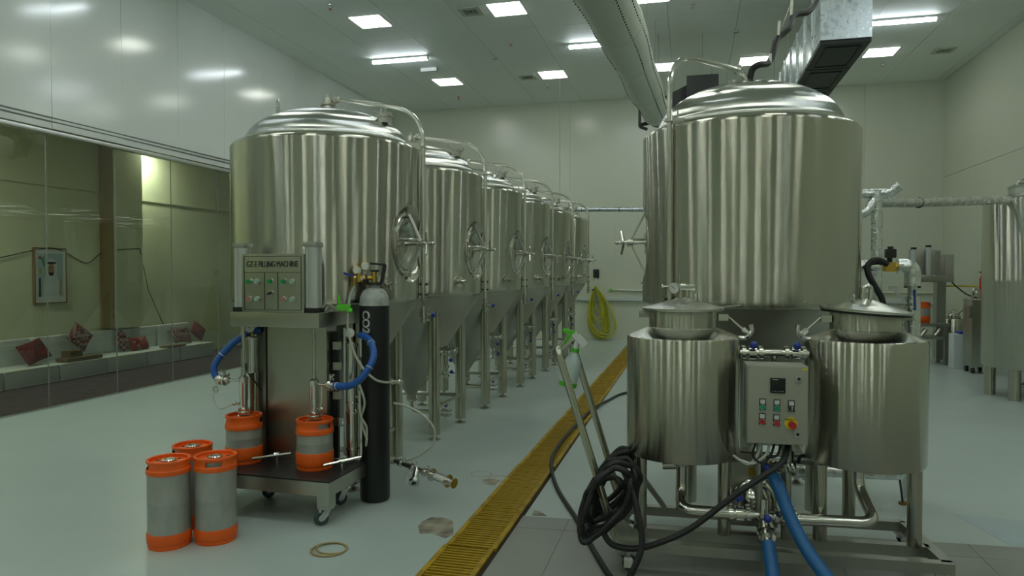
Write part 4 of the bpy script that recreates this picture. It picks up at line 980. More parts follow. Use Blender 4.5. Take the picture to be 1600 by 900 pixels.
# galvanised rectangular duct
rd = thing('metal_duct', 'galvanised rectangular air duct with black lined underside above the big tank', 'air duct', (1.92, 12, 4.785))
X0, X1, Zb, Zt = 1.61, 2.225, 4.80, 5.55
G().box(((X0 + X1) / 2, 12.6, (Zb + Zt) / 2), (X1 - X0, 5.2, Zt - Zb)).build('duct_body', 'galv', rd, True)
for k in range(7): G().box(((X0 + X1) / 2, 10.6 + k * .75, (Zb + Zt) / 2), (X1 - X0 + .04, .03, Zt - Zb + .04)).build('flange', 'galv', rd, True)
g = G()
for u in (.14, .45, .72): g.bar((X0 + u * (X1 - X0), 9.996, Zb), (X0 + u * (X1 - X0), 9.996, Zt), .012, .012)
g.build('front_seam', 'galv', rd, True)
for y0, y1 in ((10.02, 11.22), (11.26, 12.5), (12.54, 13.8)):
    G().box(((X0 + X1) / 2, (y0 + y1) / 2, Zb - .025), (X1 - X0 - .005, y1 - y0, .05)).build('underside_panel', 'darkduct', rd, True)
    g = G(); xa_, xb_ = X0 + .10, X1 - .09; ya_, yb_ = y0 + .15, y1 - .12
    for p, q in (((xa_, ya_), (xb_, ya_)), ((xb_, ya_), (xb_, yb_)), ((xb_, yb_), (xa_, yb_)), ((xa_, yb_), (xa_, ya_))): g.bar((*p, Zb - .055), (*q, Zb - .055), .012, .012)
    g.build('register_frame', 'ink', rd, True)
    G().box((X1 + .005, y1, Zb - .03), (.03, .03, .03)).build('corner_bolt', 'white', rd, True)
for y in (10.4, 13.0, 15.0):
    for x in (X0 - .03, X1 + .03): G().cyl((x, y, Zt - .6), (x, y, CZ), .004, n=6).build('hanger_rod', 'seam', rd, True)
# insulated hose over the big tank
hp_ = [(.445, 6.0, 3.335), (.467, 6.0, 3.412), (.515, 6.0, 3.444), (.602, 6.2, 3.505), (.646, 6.3, 3.604), (.676, 6.4, 3.722), (.717, 6.5, 3.804), (.806, 6.6, 3.9), (.861, 6.8, 4.062), (.922, 6.9, 4.12), (1.018, 7.0, 4.164), (1.118, 7.2, 4.326), (1.25, 7.4, 4.7), (1.30, 7.5, 5.6), (1.30, 7.5, CZ)]
oh = thing('insulated_hose', 'black insulated hose hanging in loops from the ceiling to the big tank dome', 'hose', (.445, 6.0, 3.30))
G().tube(smooth_path(hp_, 5), .026, 10).build('hose', 'rubber', oh, True)
g = G()
for p, q in (((.62, 6.2, 3.50), (.62, 6.2, 3.58)), ((.705, 6.45, 3.80), (.715, 6.45, 3.92)), ((.85, 6.8, 4.07), (.86, 6.8, 4.25))): g.bar(p, q, .03, .02)
g.cyl((.62, 6.25, 3.55), (.87, 6.85, 4.25), .004, n=5); g.cyl((.87, 6.85, 4.25), (1.1, 7.2, CZ), .004, n=5)
g.build('support_wire', 'satin', oh, True)
# vents, sprinklers, detectors, emergency lamp
M['ventwhite'] = mat('vent paint', (0.50, 0.53, 0.47), .5)
M['ventdark'] = mat('vent throat', (0.02, .022, .02), .9)
def vent(x, y, label):
    t = thing('ceiling_vent', label, 'vent', (x, y, CZ), 0, 'square ceiling vents')
    g = G(); 
    for s, (cx, cy, w_, h_) in enumerate(((0, .165, .40, .07), (0, -.165, .40, .07), (.165, 0, .07, .26), (-.165, 0, .07, .26))): g.box((cx, cy, -.008), (w_, h_, .016))
    g.build('frame', 'ventwhite', t); G().box((0, 0, -.001), (.27, .27, .002)).build('throat', 'ventdark', t)
    for q in (.115, .08, .045):
        g = G()
        for s in (-1, 1): g.bar((-q, s * q, -.010), (q, s * q, -.010), .016, .004); g.bar((s * q, -q, -.010), (s * q, q, -.010), .016, .004)
        g.build('louvre', 'ventwhite', t)
    return t
vent(-3.73, 11.91, 'square white ceiling vent beside the middle top light panel'); vent(-3.71, 16.22, 'square white ceiling vent in the far row, left of the fabric duct'); vent(4.97, 16.34, 'square white ceiling vent near the right wall')
def sprinkler(px, label, m='zinc', cat='sprinkler'):
    t = thing('sprinkler', label, cat, (px[0], px[1], CZ)); G().lathe([(0, 0), (.04, 0), (.038, -.01), (.012, -.014), (.010, -.05), (.03, -.055), (.03, -.06), (0, -.06)][::-1], 14).build('body', m, t); G().box((0, 0, -.075), (.012, .04, .03)).build('bulb', 'redb' if m == 'zinc' else m, t); return t
M['orangebulb'] = mat('orange plastic', (.7, .18, .04), .4)
def smoke(px, label):
    t = thing('smoke_detector', label, 'detector', (px[0], px[1], CZ)); G().lathe([(0, -.05), (.035, -.045), (.045, -.03), (.055, -.012), (.055, 0), (0, 0)], 18).build('body', 'ventwhite', t); G().torus((0, 0, -.036), .042, .004, n=18, k=5).build('slot', 'ventdark', t)
CE = [(-3.46, 13.66, 'small ceiling sprinkler below the left square vent'), (-5.95, 11.05, 'small ceiling sprinkler at left, above the long tube light'), (-3.38, 17.0, 'small ceiling sprinkler beside the far square vent'), (.0, 12.5, 'small ceiling sprinkler right of the fabric duct'), (4.0, 17.0, 'small ceiling sprinkler beside the rightmost light panel'), (.1, 15.6, 'small ceiling sprinkler above the steel pipe bend')]
for a, b, l in CE: sprinkler((a, b), l)
sprinkler((-5.85, 17.62), 'orange tipped detector on the ceiling near the back left corner', 'orangebulb', 'detector')
smoke((-4.05, 14.6), 'round smoke detector between the ceiling light rows, above the second tank'); smoke((.80, 14.1), 'round smoke detector above the big tank dome')
em = thing('emergency_lamp', 'short white emergency lamp behind the left tube light', 'ceiling light', (-5.66, 14.98, CZ))
G().box((0, 0, -.04), (.37, .09, .08), bev=.015).build('housing', 'white', em); G().box((.19, 0, -.04), (.012, .085, .075)).build('end_cap', 'zinc', em)
# ---------------------------------------------------------------- back wall: trunking, switch, yellow hose
M['pvc'] = mat('white pvc trunking', (0.56, 0.62, 0.60), .35)
struct(G().box((.9, BY - .04, 1.085), (9.6, .08, .09), bev=.01).build('trim_6', 'pvc'))
struct(G().tube(smooth_path([(-2.1, BY - .03, 1.335), (-1.3, BY - .03, 1.312), (.3, BY - .03, 1.30), (5.7, BY - .03, 1.30)]), .025, 8).build('trim_7', 'creamwall'))
sw = thing('wall_switch', 'black wall box on the back wall above the coiled yellow hose', 'wall box', (-2.43, BY, 1.65))
G().box((-2.43, BY - .03, 1.755), (.15, .06, .22), bev=.008).build('cover', 'black', sw, True); G().box((-2.43, BY - .02, 1.60), (.03, .03, .10)).build('plug', 'white', sw, True)
M['yellowhose'] = mat('yellow hose', (0.50, 0.50, 0.035), .45, noise=.15, nscale=20)
yh = thing('garden_hose', 'coiled yellow hose hanging on the back wall and touching the floor', 'hose', (-2.36, BY - .12, 0))
rr = random.Random(5)
for k in range(13):
    w_ = rr.uniform(.16, .36); b_ = rr.uniform(.03, .14) if k < 9 else rr.uniform(.25, .62); o_ = rr.uniform(-.05, .08); d_ = BY - .08 - .012 * k
    if k in (11, 12): w_ = .46 - .05 * (k - 11); o_ = .17; b_ = .08 + .08 * (k - 11)
    pts = []
    for q in range(24):
        a = 2 * PI * q / 24; s_ = math.sin(a); c_ = math.cos(a)
        z = b_ + (1.43 - b_) * (.5 + .5 * c_); ww = w_ * (.10 + .9 * ((1 - (.5 + .5 * c_)) ** .62))
        pts.append((-2.43 + .10 * (1 - (.5 + .5 * c_)) + o_ * (1 - (.5 + .5 * c_)) + ww * s_ * (1 if abs(s_) > .05 else 1), d_ + rr.uniform(-.01, .01), z))
    G().tube(smooth_path(pts, 3, True), .0165, 7, True).build('coil', 'yellowhose', yh, True)
G().tube(smooth_path([(-2.5, BY - .10, 1.2), (-2.46, BY - .14, .95), (-2.38, BY - .16, .80), (-2.25, BY - .14, .62), (-2.15, BY - .16, .45)]), .015, 7).build('hose_end', 'yellowhose', yh, True)
G().cyl((-2.44, BY - .012, 1.40), (-2.44, BY - .22, 1.42), .02, n=8).build('hook', 'white', yh, True)
G().cyl((-2.03, BY - .03, 1.33), (-2.03, BY - .10, 1.33), .035, n=10).build('tap_knob', 'greenplastic', yh, True)
# ---------------------------------------------------------------- foil wrapped pipes
M['foil'] = mat('crinkled foil wrap', (0.70, 0.73, 0.72), .25, 1.0, bump=.8, bscale=22, rnoise=.1, nscale=9)
fp = thing('foil_pipe', 'foil wrapped pipe rising behind the big tank and running right to the far tank', 'pipe', (2.07, 9, 0))
g = G(); g.tube([(2.08, 9, .0), (2.075, 9, 1.4), (2.07, 9, 2.74)], .062, 14); g.build('riser', 'foil', fp, True)
G().tube([(2.07, 9, 2.60), (2.6, 9.7, 2.65), (3.3, 10.5, 2.72), (4.30, 11.35, 2.80)], .058, 14).build('run', 'foil', fp, True)
g = G(); g.tube(bend_path([(1.60, 9, 2.705), (2.20, 9, 2.70), (2.30, 8.95, 2.78)], .08), .055, 12); g.build('tee', 'foil', fp, True)
g = G(); g.tube(bend_path([(1.60, 8.9, 2.45), (1.95, 8.95, 2.47), (2.04, 9, 2.62)], .08), .055, 12); g.build('elbow', 'foil', fp, True)
G().torus((2.75, 9.88, 2.662), .060, .008, (.6, .75, .05), 18, 6).build('strap', 'ink', fp, True)
fq = thing('foil_pipe', 'foil wrapped pipe with brass valve and blue handle right of the big tank', 'pipe', (1.68, 6.2, 0))
G().tube([(1.24, 6.2, 1.845), (1.46, 6.2, 1.84)], .050, 14).build('stub', 'foil', fq, True)
g = G(); g.cyl((1.45, 6.2, 1.838), (1.60, 6.2, 1.838), .036, n=12); g.box((1.525, 6.2, 1.838), (.07, .08, .075)); bv = g.build('valve_body', 'brass', fq, True)
g = G(); g.cyl((1.525, 6.2, 1.87), (1.525, 6.2, 1.91), .02, n=10); g.box((1.53, 6.2, 1.945), (.075, .06, .07), bev=.006); g.cyl((1.53, 6.2, 1.98), (1.53, 6.2, 2.0), .022, n=10); g.build('actuator', 'black', bv, True)
G().tube(bend_path([(1.58, 6.2, 1.845), (1.69, 6.2, 1.84), (1.69, 6.2, 1.69)], .11, 8), .060, 14).build('elbow', 'foil', fq, True)
g = G(); g.cyl((1.69, 6.2, 1.70), (1.69, 6.2, 1.60), .035, n=12); g.build('ball_valve', 'zinc', fq, True)
G().bar((1.69, 6.15, 1.66), (1.69, 6.13, 1.50), .03, .012).build('valve_handle', 'blueknob', fq, True)
G().tube([(1.69, 6.2, 1.61), (1.695, 6.2, 1.0), (1.69, 6.2, .0)], .058, 14).build('downpipe', 'foil', fq, True)
g = G(); g.bar((1.56, 6.18, 1.66), (1.64, 6.18, 1.55), .02, .02); g.box((1.55, 6.18, 1.675), (.06, .03, .03)); g.build('lever_valve', 'zinc', fq, True)
G().tube(smooth_path([(1.50, 6.16, 1.86), (1.42, 6.14, 1.895), (1.355, 6.12, 1.86), (1.35, 6.1, 1.78), (1.40, 6.1, 1.68), (1.45, 6.1, 1.58), (1.46, 6.1, 1.44), (1.45, 6.1, 1.2), (1.42, 6.12, .7)], 6), .024, 10).build('drain_hose', 'rubber', fq, True)
fr = thing('foil_pipe', 'low foil wrapped pipe with a thin drip rod near the floor behind the right vessel', 'pipe', (1.3, 5.75, 0))
G().tube(bend_path([(.60, 5.72, .30), (1.50, 5.75, .31), (1.56, 6.1, .31), (1.60, 6.2, .31)], .06), .045, 12).build('run', 'foil', fr, True)
G().cyl((1.60, 6.05, .02), (1.56, 6.02, .28), .008, n=6).build('drip_rod', 'ink', fr, True); G().cyl((1.60, 6.05, .0), (1.60, 6.05, .02), .03, n=10).build('foot', 'copper', fr, True)
bp_ = thing('steel_pipe', 'thin steel pipe between the left tank row and the big tank near the back wall', 'pipe', (-1.9, 16, 3.18))
g = G(); g.tube([(-3.2, 16.0, 3.225), (-1.0, 16.0, 3.175), (.6, 16.0, 3.14)], .05, 12); g.build('pipe', 'galv', bp_, True)
for x in (-2.4, -1.55): G().torus((x, 16.0, 3.205 - (x + 2.4) * .0227), .05, .007, (1, 0, 0), 16, 6).build('strap', 'ink', bp_, True)
for x in (-2.9, .4): G().cyl((x, 16, 3.2), (x, 16, CZ), .004, n=6).build('hanger_rod', 'seam', bp_, True)
# ---------------------------------------------------------------- tank at the right edge
rt = thing('steel_tank', 'tall flat bottomed steel tank cut off by the right edge of the picture', 'tank', (4.86, 11.72, 0))
R_ = .72
G().lathe([(R_ - .10, .42), (R_ - .02, .435), (R_, .47), (R_, 1.64), (R_ + .003, 1.65), (R_ + .003, 1.70), (R_, 1.71), (R_, 2.80), (R_ - .01, 2.83), (R_ - .05, 2.85)], 72).build('shell', 'shell', rt)
G().lathe([(R_ - .05, 2.85), (.5, 2.90), (.2, 2.95), (0, 2.96)], 64).build('dome', 'dome', rt); G().lathe([(R_ - .10, .42), (0, .40)], 48).build('bottom', 'cone', rt)
mwc = Matrix.Translation((-.22, -.10, 0))
G().lathe([(.24, 2.86), (.24, 2.985), (.255, 2.99), (.255, 3.0), (.15, 3.06), (0, 3.09)], 40, mwc).build('hatch', 'dome', rt)
g = G(); g.tube(bend_path([(-.40, -.15, 3.01), (-.36, -.15, 3.10), (-.10, -.15, 3.12)], .05), .012, 8); g.cyl((-.08, -.15, 3.02), (-.08, -.15, 3.17), .012, n=8); g.bar((-.14, -.15, 3.17), (-.02, -.15, 3.17), .02, .02); g.build('hatch_clamp', 'satin', rt)
for a in (1.0, 2.9, -2.45, -.6): 
    p = (.60 * math.cos(a), .60 * math.sin(a)); G().cyl((*p, 0), (*p, .44), .075, n=18).build('leg', 'legsteel', rt)
g = G(); g.bar((-.46, -.38, .20), (.46, -.34, .20), .05, .05); g.bar((-.46, -.38, .20), (.33, .5, .20), .05, .05); g.build('brace', 'frame', rt)
g = G(); g.tube(bend_path([(-.1, -.2, .41), (-.1, -.2, .25), (.4, -.35, .25)], .06), .03, 8); g.tube(bend_path([(.15, -.3, .41), (.15, -.3, .12), (.5, -.3, .12)], .06), .035, 8); g.build('outlet_pipe', 'pipe', rt)
ball_valve(rt, (.05, -.24, .25), (1, -.2, 0), (0, 0, 1), .03, 'outlet_valve', .05)
# ---------------------------------------------------------------- machines in the far right corner
bm2 = thing('bench_filler', 'small filling machine with tall panel and arm standing in the far right corner', 'filling machine', (4.45, 15.6, 0))
G().box((4.44, 15.7, 1.99), (.40, .25, .50), bev=.005).build('panel', 'sheet', bm2, True); G().box((4.60, 15.72, 1.98), (.30, .20, .48)).build('side_box', 'frame', bm2, True)
for x, z in ((4.24, 2.24), (4.50, 2.28)): 
    o = G().cyl((x, 15.5, 1.70), (x, 15.5, z), .05, n=10).build('pneumatic_cylinder', 'aluprofile', bm2, True); G().cyl((x, 15.5, z), (x, 15.5, z + .04), .052, n=10).build('end_cap', 'black', o, True); G().cyl((x, 15.5, 1.60), (x, 15.5, 1.70), .04, n=8).build('end_cap', 'black', o, True)
G().box((4.60, 15.6, 1.66), (.62, .5, .12), bev=.006).build('arm', 'sheet', bm2, True)
G().box((4.76, 15.68, .85), (.16, .22, 1.55)).build('post', 'frame', bm2, True)
G().box((4.25, 15.6, 1.5), (.25, .2, .04)).build('filling_head', 'black', bm2, True)
G().cyl((4.25, 15.6, 1.22), (4.25, 15.6, 1.62), .025, n=8).build('filling_pipe', 'pipe', bm2, True)
G().box((4.31, 15.58, .77), (1.06, .56, .06)).build('bench_top', 'sheet', bm2, True)
for x, y in ((3.85, 15.35), (4.78, 15.35), (3.85, 15.80), (4.78, 15.80)): G().box((x, y, .37), (.06, .06, .74)).build('leg', 'frame', bm2, True)
G().box((4.31, 15.58, .52), (1.00, .50, .05)).build('bench_shelf', 'frame', bm2, True)
g = G()
for x, z in ((4.1, .65), (4.35, .62), (4.6, .64)): g.cyl((x, 15.4, z - .08), (x + .1, 15.42, z + .06), .04, n=8)
g.build('pipe_fitting', 'satin', bm2, True)
G().tube(smooth_path([(4.90, 15.5, 1.62), (4.98, 15.4, 1.50), (5.1, 15.2, 1.36), (5.25, 15.0, 1.30)]), .014, 6).build('air_line', 'black', bm2, True)
k5 = copy_tree(sa, None, 'small orange and grey keg on the far filling machine bench, beside the foil pipe'); k5.location = (4.40, 15.55, .80); k5['group'] = 'short kegs'; k5.scale = (1.15, 1.15, 1.1); sa['group'] = 'short kegs'
for o in (sa,): pass
st = thing('small_vessel', 'small steel vessel with clamp lid on the floor in the far right corner', 'tank', (5.1, 15.95, 0))
G().lathe([(0, .06), (.20, .06), (.22, .09), (.22, .84), (.20, .87), (.12, .89), (.12, .93), (.10, .96), (0, .98)], 32).build('body', 'shell', st)
g = G(); g.torus((0, 0, .92), .125, .012, n=20, k=6); g.bar((.08, 0, .96), (.17, -.02, 1.05), .02, .02); g.bar((-.08, 0, .96), (-.16, -.02, 1.0), .02, .02); g.torus((0, 0, 1.0), .05, .010, (0, 1, 0), 14, 6); g.build('lid_clamp', 'pipe', st)
for a in (.6, 2.2, 3.8, 5.4): G().cyl((.17 * math.cos(a), .17 * math.sin(a), 0), (.17 * math.cos(a), .17 * math.sin(a), .08), .02, n=8).build('foot', 'satin', st)
M['whitebox'] = mat('white polystyrene', (0.66, 0.72, 0.72), .55)
wb_ = thing('foam_box', 'white box with a blue lid edge on the floor by the far right corner', 'box', (4.88, 14.95, 0))
G().box((4.88, 14.95, .32), (.27, .30, .64), bev=.012).build('box_body', 'whitebox', wb_, True); G().box((4.93, 14.95, .665), (.16, .24, .05), bev=.01).build('blue_lid', 'blueknob', wb_, True)
cb_ = thing('chiller_cabinet', 'narrow steel cabinet on black castors beside the white box', 'cabinet', (4.96, 14.3, 0))
G().box((4.96, 14.35, .70), (.30, .42, 1.16), bev=.006).build('cabinet_body', 'sheet', cb_, True); G().box((4.96, 14.35, 1.29), (.32, .44, .03)).build('top', 'frame', cb_, True)
G().box((4.80, 14.2, 1.09), (.07, .12, .22), bev=.008).build('switch_box', 'frame', cb_, True)
g = G(); g.tube(bend_path([(4.87, 14.3, 1.30), (4.87, 14.3, 1.50), (4.97, 14.3, 1.50), (4.97, 14.3, 1.30)], .05), .022, 8); g.ball((4.92, 14.25, 1.42), .045, 10); g.build('top_fitting', 'pipe', cb_, True)
for x, y in ((4.85, 14.2), (5.07, 14.2), (4.85, 14.5), (5.07, 14.5)):
    g = G(); g.cyl((x - .02, y, .055), (x + .02, y, .055), .055, n=16); o = g.build('castor', 'rubber', cb_, True); G().box((x, y, .11), (.05, .05, .03)).build('castor_fork', 'zinc', o, True)
G().box((4.98, 14.25, .16), (.22, .2, .08)).build('base_plate', 'black', cb_, True)
fe = thing('fire_extinguisher', 'red extinguisher partly hidden behind the right hand tank', 'extinguisher', (5.62, 15.95, 1.25))
G().lathe([(0, 0), (.07, 0), (.075, .02), (.075, .40), (.05, .46), (.02, .48), (0, .48)], 18).build('body', 'redb', fe); g = G(); g.box((0, 0, .50), (.04, .03, .05)); g.bar((0, 0, .52), (-.08, 0, .55), .02, .02); g.build('valve', 'black', fe); G().box((.10, 0, .08), (.06, .1, .08)).build('wall_bracket', 'frame', fe)
ec = thing('electric_cabinet', 'grey two door electric cabinet on a post in the far right corner', 'cabinet', (5.13, 16.6, 0))
G().box((5.13, 16.7, 1.88), (.34, .20, .56), bev=.005).build('cabinet_body', 'boxgrey', ec, True)
for s in (-1, 1): G().box((5.13 + s * .084, 16.595, 1.88), (.160, .012, .54), bev=.003).build('door', 'boxgrey', ec, True)
G().cyl((5.10, 16.59, 2.02), (5.10, 16.575, 2.02), .012, n=8).build('lock', 'zinc', ec, True); G().box((5.13, 16.72, .80), (.10, .08, 1.60)).build('post', 'creamwall', ec, True)
M['gasyellow'] = mat('yellow gas pipe', (0.62, 0.46, 0.02), .4)
gp = thing('gas_pipe', 'thin yellow pipe along the far right corner wall', 'pipe', (5.5, 18.7, 0))
G().tube(bend_path([(5.02, 16.82, .20), (5.02, 16.82, 1.50), (5.60, 16.82, 1.50), (5.738, 16.6, 1.50), (5.738, 13.5, 1.50)], .05), .016, 8).build('pipe', 'gasyellow', gp, True)
# ---------------------------------------------------------------- cable on the cart handle and on the floor
cabl = thing('black_cable', 'thick black cable coiled on the cart handle and trailing over the floor', 'cable', (-.50, 4.25, 0))
rr = random.Random(11)
Hc = lambda t: Vector((-.425, 4.275, .19)).lerp(Vector((-.785, 4.262, 1.325)), t)
for k in range(11):
    c = Vector((-.475 + rr.uniform(-.03, .03), 4.30 + (k - 5) * .05, .455 + rr.uniform(-.03, .03)))
    L_, Wd = rr.uniform(.17, .25), rr.uniform(.07, .115); tl_ = rr.uniform(.35, .75)
    pts = []
    for q in range(18):
        a = 2 * PI * q / 18; u = L_ * math.cos(a); v = Wd * math.sin(a) * (1.0 + .35 * math.cos(a))
        dv = Vector((math.sin(tl_) * .9, .10, math.cos(tl_))); dh = Vector((math.cos(tl_), .25, -math.sin(tl_)))
        pts.append(c + dv * u + dh * v + Vector((rr.uniform(-.008, .008), rr.uniform(-.02, .02), rr.uniform(-.008, .008))))
    G().tube(smooth_path(pts, 4, True), .0175, 9, True).build('coil', 'rubber', cabl, True)
G().tube(smooth_path([(-.50, 4.14, .30), (-.44, 4.12, .22), (-.31, 4.10, .213), (-.167, 4.10, .26), (.009, 4.12, .353), (.217, 4.15, .524), (.408, 4.20, .66), (.51, 4.28, .72), (.555, 4.42, .775), (.56, 4.46, .81)], 6), .018, 9).build('feed_cable', 'rubber', cabl, True)
G().tube(smooth_path([(-.38, 4.14, .66), (-.33, 4.10, .57), (-.285, 4.05, .44), (-.257, 4.0, .281), (-.30, 3.96, .15), (-.36, 3.97, .05), (-.43, 4.10, .019), (-.56, 4.42, .018), (-.796, 5.069, .018), (-1.06, 5.75, .018), (-1.235, 6.4, .040), (-1.29, 7.07, .042), (-1.27, 8.1, .042), (-1.20, 9.2, .040), (-1.10, 9.9, .018), (-.95, 10.5, .018), (-.6, 10.9, .018), (.1, 11.1, .018), (.8, 11.2, .018)], 8), .0175, 8).build('floor_cable', 'rubber', cabl, True)
# spray bottle hooked over the handle
M['bottle'] = mat('milky white bottle', (0.55, 0.66, 0.64), .35)
sb = thing('spray_bottle', 'white spray bottle with green trigger hooked on the cart handle', 'spray bottle', (-.775, 4.56, 1.06))
Tm = Matrix.Rotation(.22, 4, 'Y')
G().lathe([(0, 0), (.058, 0), (.06, .005), (.06, .03)], 24, Tm).build('green_base', 'greenplastic', sb)
G().lathe([(.06, .03), (.06, .135), (.052, .165), (.034, .205), (.020, .225), (.018, .24), (0, .24)], 24, Tm).build('bottle_body', 'bottle', sb)
G().cyl(Tm @ Vector((0, 0, .228)), Tm @ Vector((0, 0, .252)), .026, n=16).build('green_collar', 'greenplastic', sb)
g = G(); g.cyl(Tm @ Vector((0, 0, .25)), Tm @ Vector((0, 0, .30)), .018, n=12); g.bar(Tm @ Vector((.055, 0, .285)), Tm @ Vector((-.03, 0, .345)), .04, .045, up=(0, 1, 0)); g.build('head', 'white', sb)
g = G(); g.bar(Tm @ Vector((.0, 0, .345)), Tm @ Vector((-.085, 0, .345)), .030, .028); g.cyl(Tm @ Vector((-.08, 0, .345)), Tm @ Vector((-.105, 0, .345)), .017, n=10); g.bar(Tm @ Vector((-.045, 0, .335)), Tm @ Vector((-.085, 0, .255)), .014, .02); g.build('trigger', 'greenplastic', sb)
# ---------------------------------------------------------------- lounge behind the glass
M['bench'] = mat('pale grey upholstery', (0.66, 0.71, 0.69), .85, noise=.06, nscale=8, spec=.1)
yb_ = [6.5, 7.5, 8.45, 9.42, 10.40, 11.33, 12.25, 13.28]
posn = ['seventh, leftmost and mostly outside the frame', 'leftmost, outside the frame', 'cut by the left edge', 'with the red patterned cushion', 'with the wooden tray', 'in the middle, beyond the tray', 'next to last', 'at the right end']
for i, (a, b) in enumerate(zip(yb_, yb_[1:])):
    t = thing('lounge_bench', 'low grey upholstered bench section in the lounge, %s' % ['leftmost, far outside the frame', 'left, just outside the frame', 'cut by the left edge of the picture', 'below the dark red cushion', 'under the wooden tray', 'under the striped red cushion', 'at the right end'][i], 'bench', (-10.3, (a + b) / 2, .008), 0, 'grey lounge bench sections')
    G().box((-10.32, (a + b) / 2, .155), (.74, b - a - .015, .275), bev=.025).build('seat', 'bench', t, True)
    g = G(); g.tube([(-9.955, a + .02, .285), (-9.955, b - .02, .285)], .008, 6); g.tube([(-9.955, a + .02, .03), (-9.955, b - .02, .03)], .008, 6); g.build('piping', 'loungewall', t, True)
    g = G(); g.box((-10.60, (a + b) / 2, .50), (.17, b - a - .03, .42), bev=.05); g.build('back_cushion', 'bench', t, True)
def kilim(name, c1, c2, c3, sc_):
    m = bpy.data.materials.new(name); m.use_nodes = True; nt = m.node_tree; b = nt.nodes['Principled BSDF']; b.inputs['Roughness'].default_value = .9; L = nt.links.new
    tc = nt.nodes.new('ShaderNodeTexCoord'); mp = nt.nodes.new('ShaderNodeMapping'); mp.inputs['Rotation'].default_value = (0, 0, .785); mp.inputs['Scale'].default_value = (1, 1, 1); L(tc.outputs['Object'], mp.inputs[0])
    ck = nt.nodes.new('ShaderNodeTexChecker'); ck.inputs['Scale'].default_value = sc_; ck.inputs[1].default_value = (*c1, 1); ck.inputs[2].default_value = (*c2, 1); L(mp.outputs[0], ck.inputs[0])
    v = nt.nodes.new('ShaderNodeTexVoronoi'); v.inputs['Scale'].default_value = sc_ * .55; L(tc.outputs['Object'], v.inputs['Vector'])
    r = nt.nodes.new('ShaderNodeMath'); r.operation = 'LESS_THAN'; r.inputs[1].default_value = .28; L(v.outputs['Distance'], r.inputs[0])
    mx = nt.nodes.new('ShaderNodeMix'); mx.data_type = 'RGBA'; mx.inputs[7].default_value = (*c3, 1); L(r.outputs[0], mx.inputs[0]); L(ck.outputs[0], mx.inputs[6]); L(mx.outputs[2], b.inputs['Base Color']); return m
K1 = kilim('dark red kilim', (0.20, .018, .022), (.10, .012, .02), (.05, .05, .07), 22); K2 = kilim('white red kilim', (0.28, .23, .22), (.16, .02, .025), (.03, .03, .06), 20); K3 = kilim('striped red kilim', (.26, .03, .025), (.22, .025, .02), (.34, .28, .24), 18)
def cushion(y, z, tilt, m, label, rot=0.0, w_=.45, h_=.42, x=-10.36, yaw=0):
    g = G(); n = 10; vs = []
    for side in (1, -1):
        for i in range(n + 1):
            for j in range(n + 1):
                u = i / n * 2 - 1; v = j / n * 2 - 1
                puff = .075 * (1 - u ** 4) ** .6 * (1 - v ** 4) ** .6
                k_ = 1 - .06 * (1 - abs(u)) * (abs(v) ** 3) ; k2 = 1 - .06 * (1 - abs(v)) * (abs(u) ** 3)
                vs.append((side * puff, u * w_ / 2 * k2, v * h_ / 2 * k_))
    fs = []
    for s in (0, 1):
        o = s * (n + 1) ** 2
        for i in range(n):
            for j in range(n): fs.append((o + i * (n + 1) + j, o + (i + 1) * (n + 1) + j, o + (i + 1) * (n + 1) + j + 1, o + i * (n + 1) + j + 1))
    g.verts(vs, fs); bmesh.ops.remove_doubles(g.bm, verts=g.bm.verts, dist=.0005)
    R4 = Matrix.Rotation(yaw, 4, 'Z') @ Matrix.Rotation(-tilt, 4, 'Y') @ Matrix.Rotation(rot, 4, 'X'); g.bm.transform(R4)
    lo = min(v.co.z for v in g.bm.verts); o = g.build('cushion', m, None, loc=(x, y, z - lo)); return tag(o, label, 'cushion', 'patterned cushions in the lounge')
ZB = .302
cushion(9.27, ZB, .5, K1, 'dark red patterned cushion leaning on the bench, leftmost behind the glass', .25, .50, .36, -10.30)
cushion(10.20, ZB + .10, .35, K2, 'red and white patterned cushion standing on one corner behind the wooden tray', .78, .40, .40, -10.34)
cushion(11.20, ZB, .15, K2, 'narrow dark patterned cushion standing on edge beside the striped one', .06, .10, .40, -10.38, .5)
cushion(11.52, ZB, .35, K3, 'low striped red and white cushion on the bench in the middle', 0, .46, .26, -10.30)
cushion(12.75, ZB, .35, K2, 'red and white patterned cushion lying back, second from the right', -.08, .50, .34, -10.34)
cushion(13.35, ZB, .45, K1, 'red patterned cushion tilted at the right end of the bench', .7, .34, .34, -10.40)
M['wood'] = mat('dark olive wood', (0.16, 0.11, 0.045), .6, noise=.3, nscale=9, stretch=(1, 6, 1))
wt = thing('wooden_tray', 'wooden tray with a small box on the lounge bench', 'tray', (-10.05, 9.95, ZB))
G().box((-10.10, 9.95, .335), (.26, .72, .06), bev=.008).build('tray', 'wood', wt, True); G().box((-10.14, 9.84, .42), (.18, .26, .11), bev=.01).build('small_box', 'wood', wt, True)
w2 = thing('wooden_tray', 'flat wooden tray near the right end of the lounge bench', 'tray', (-10.05, 12.15, ZB)); G().box((-10.05, 12.15, .32), (.22, .5, .035), bev=.006).build('tray', 'wood', w2, True)
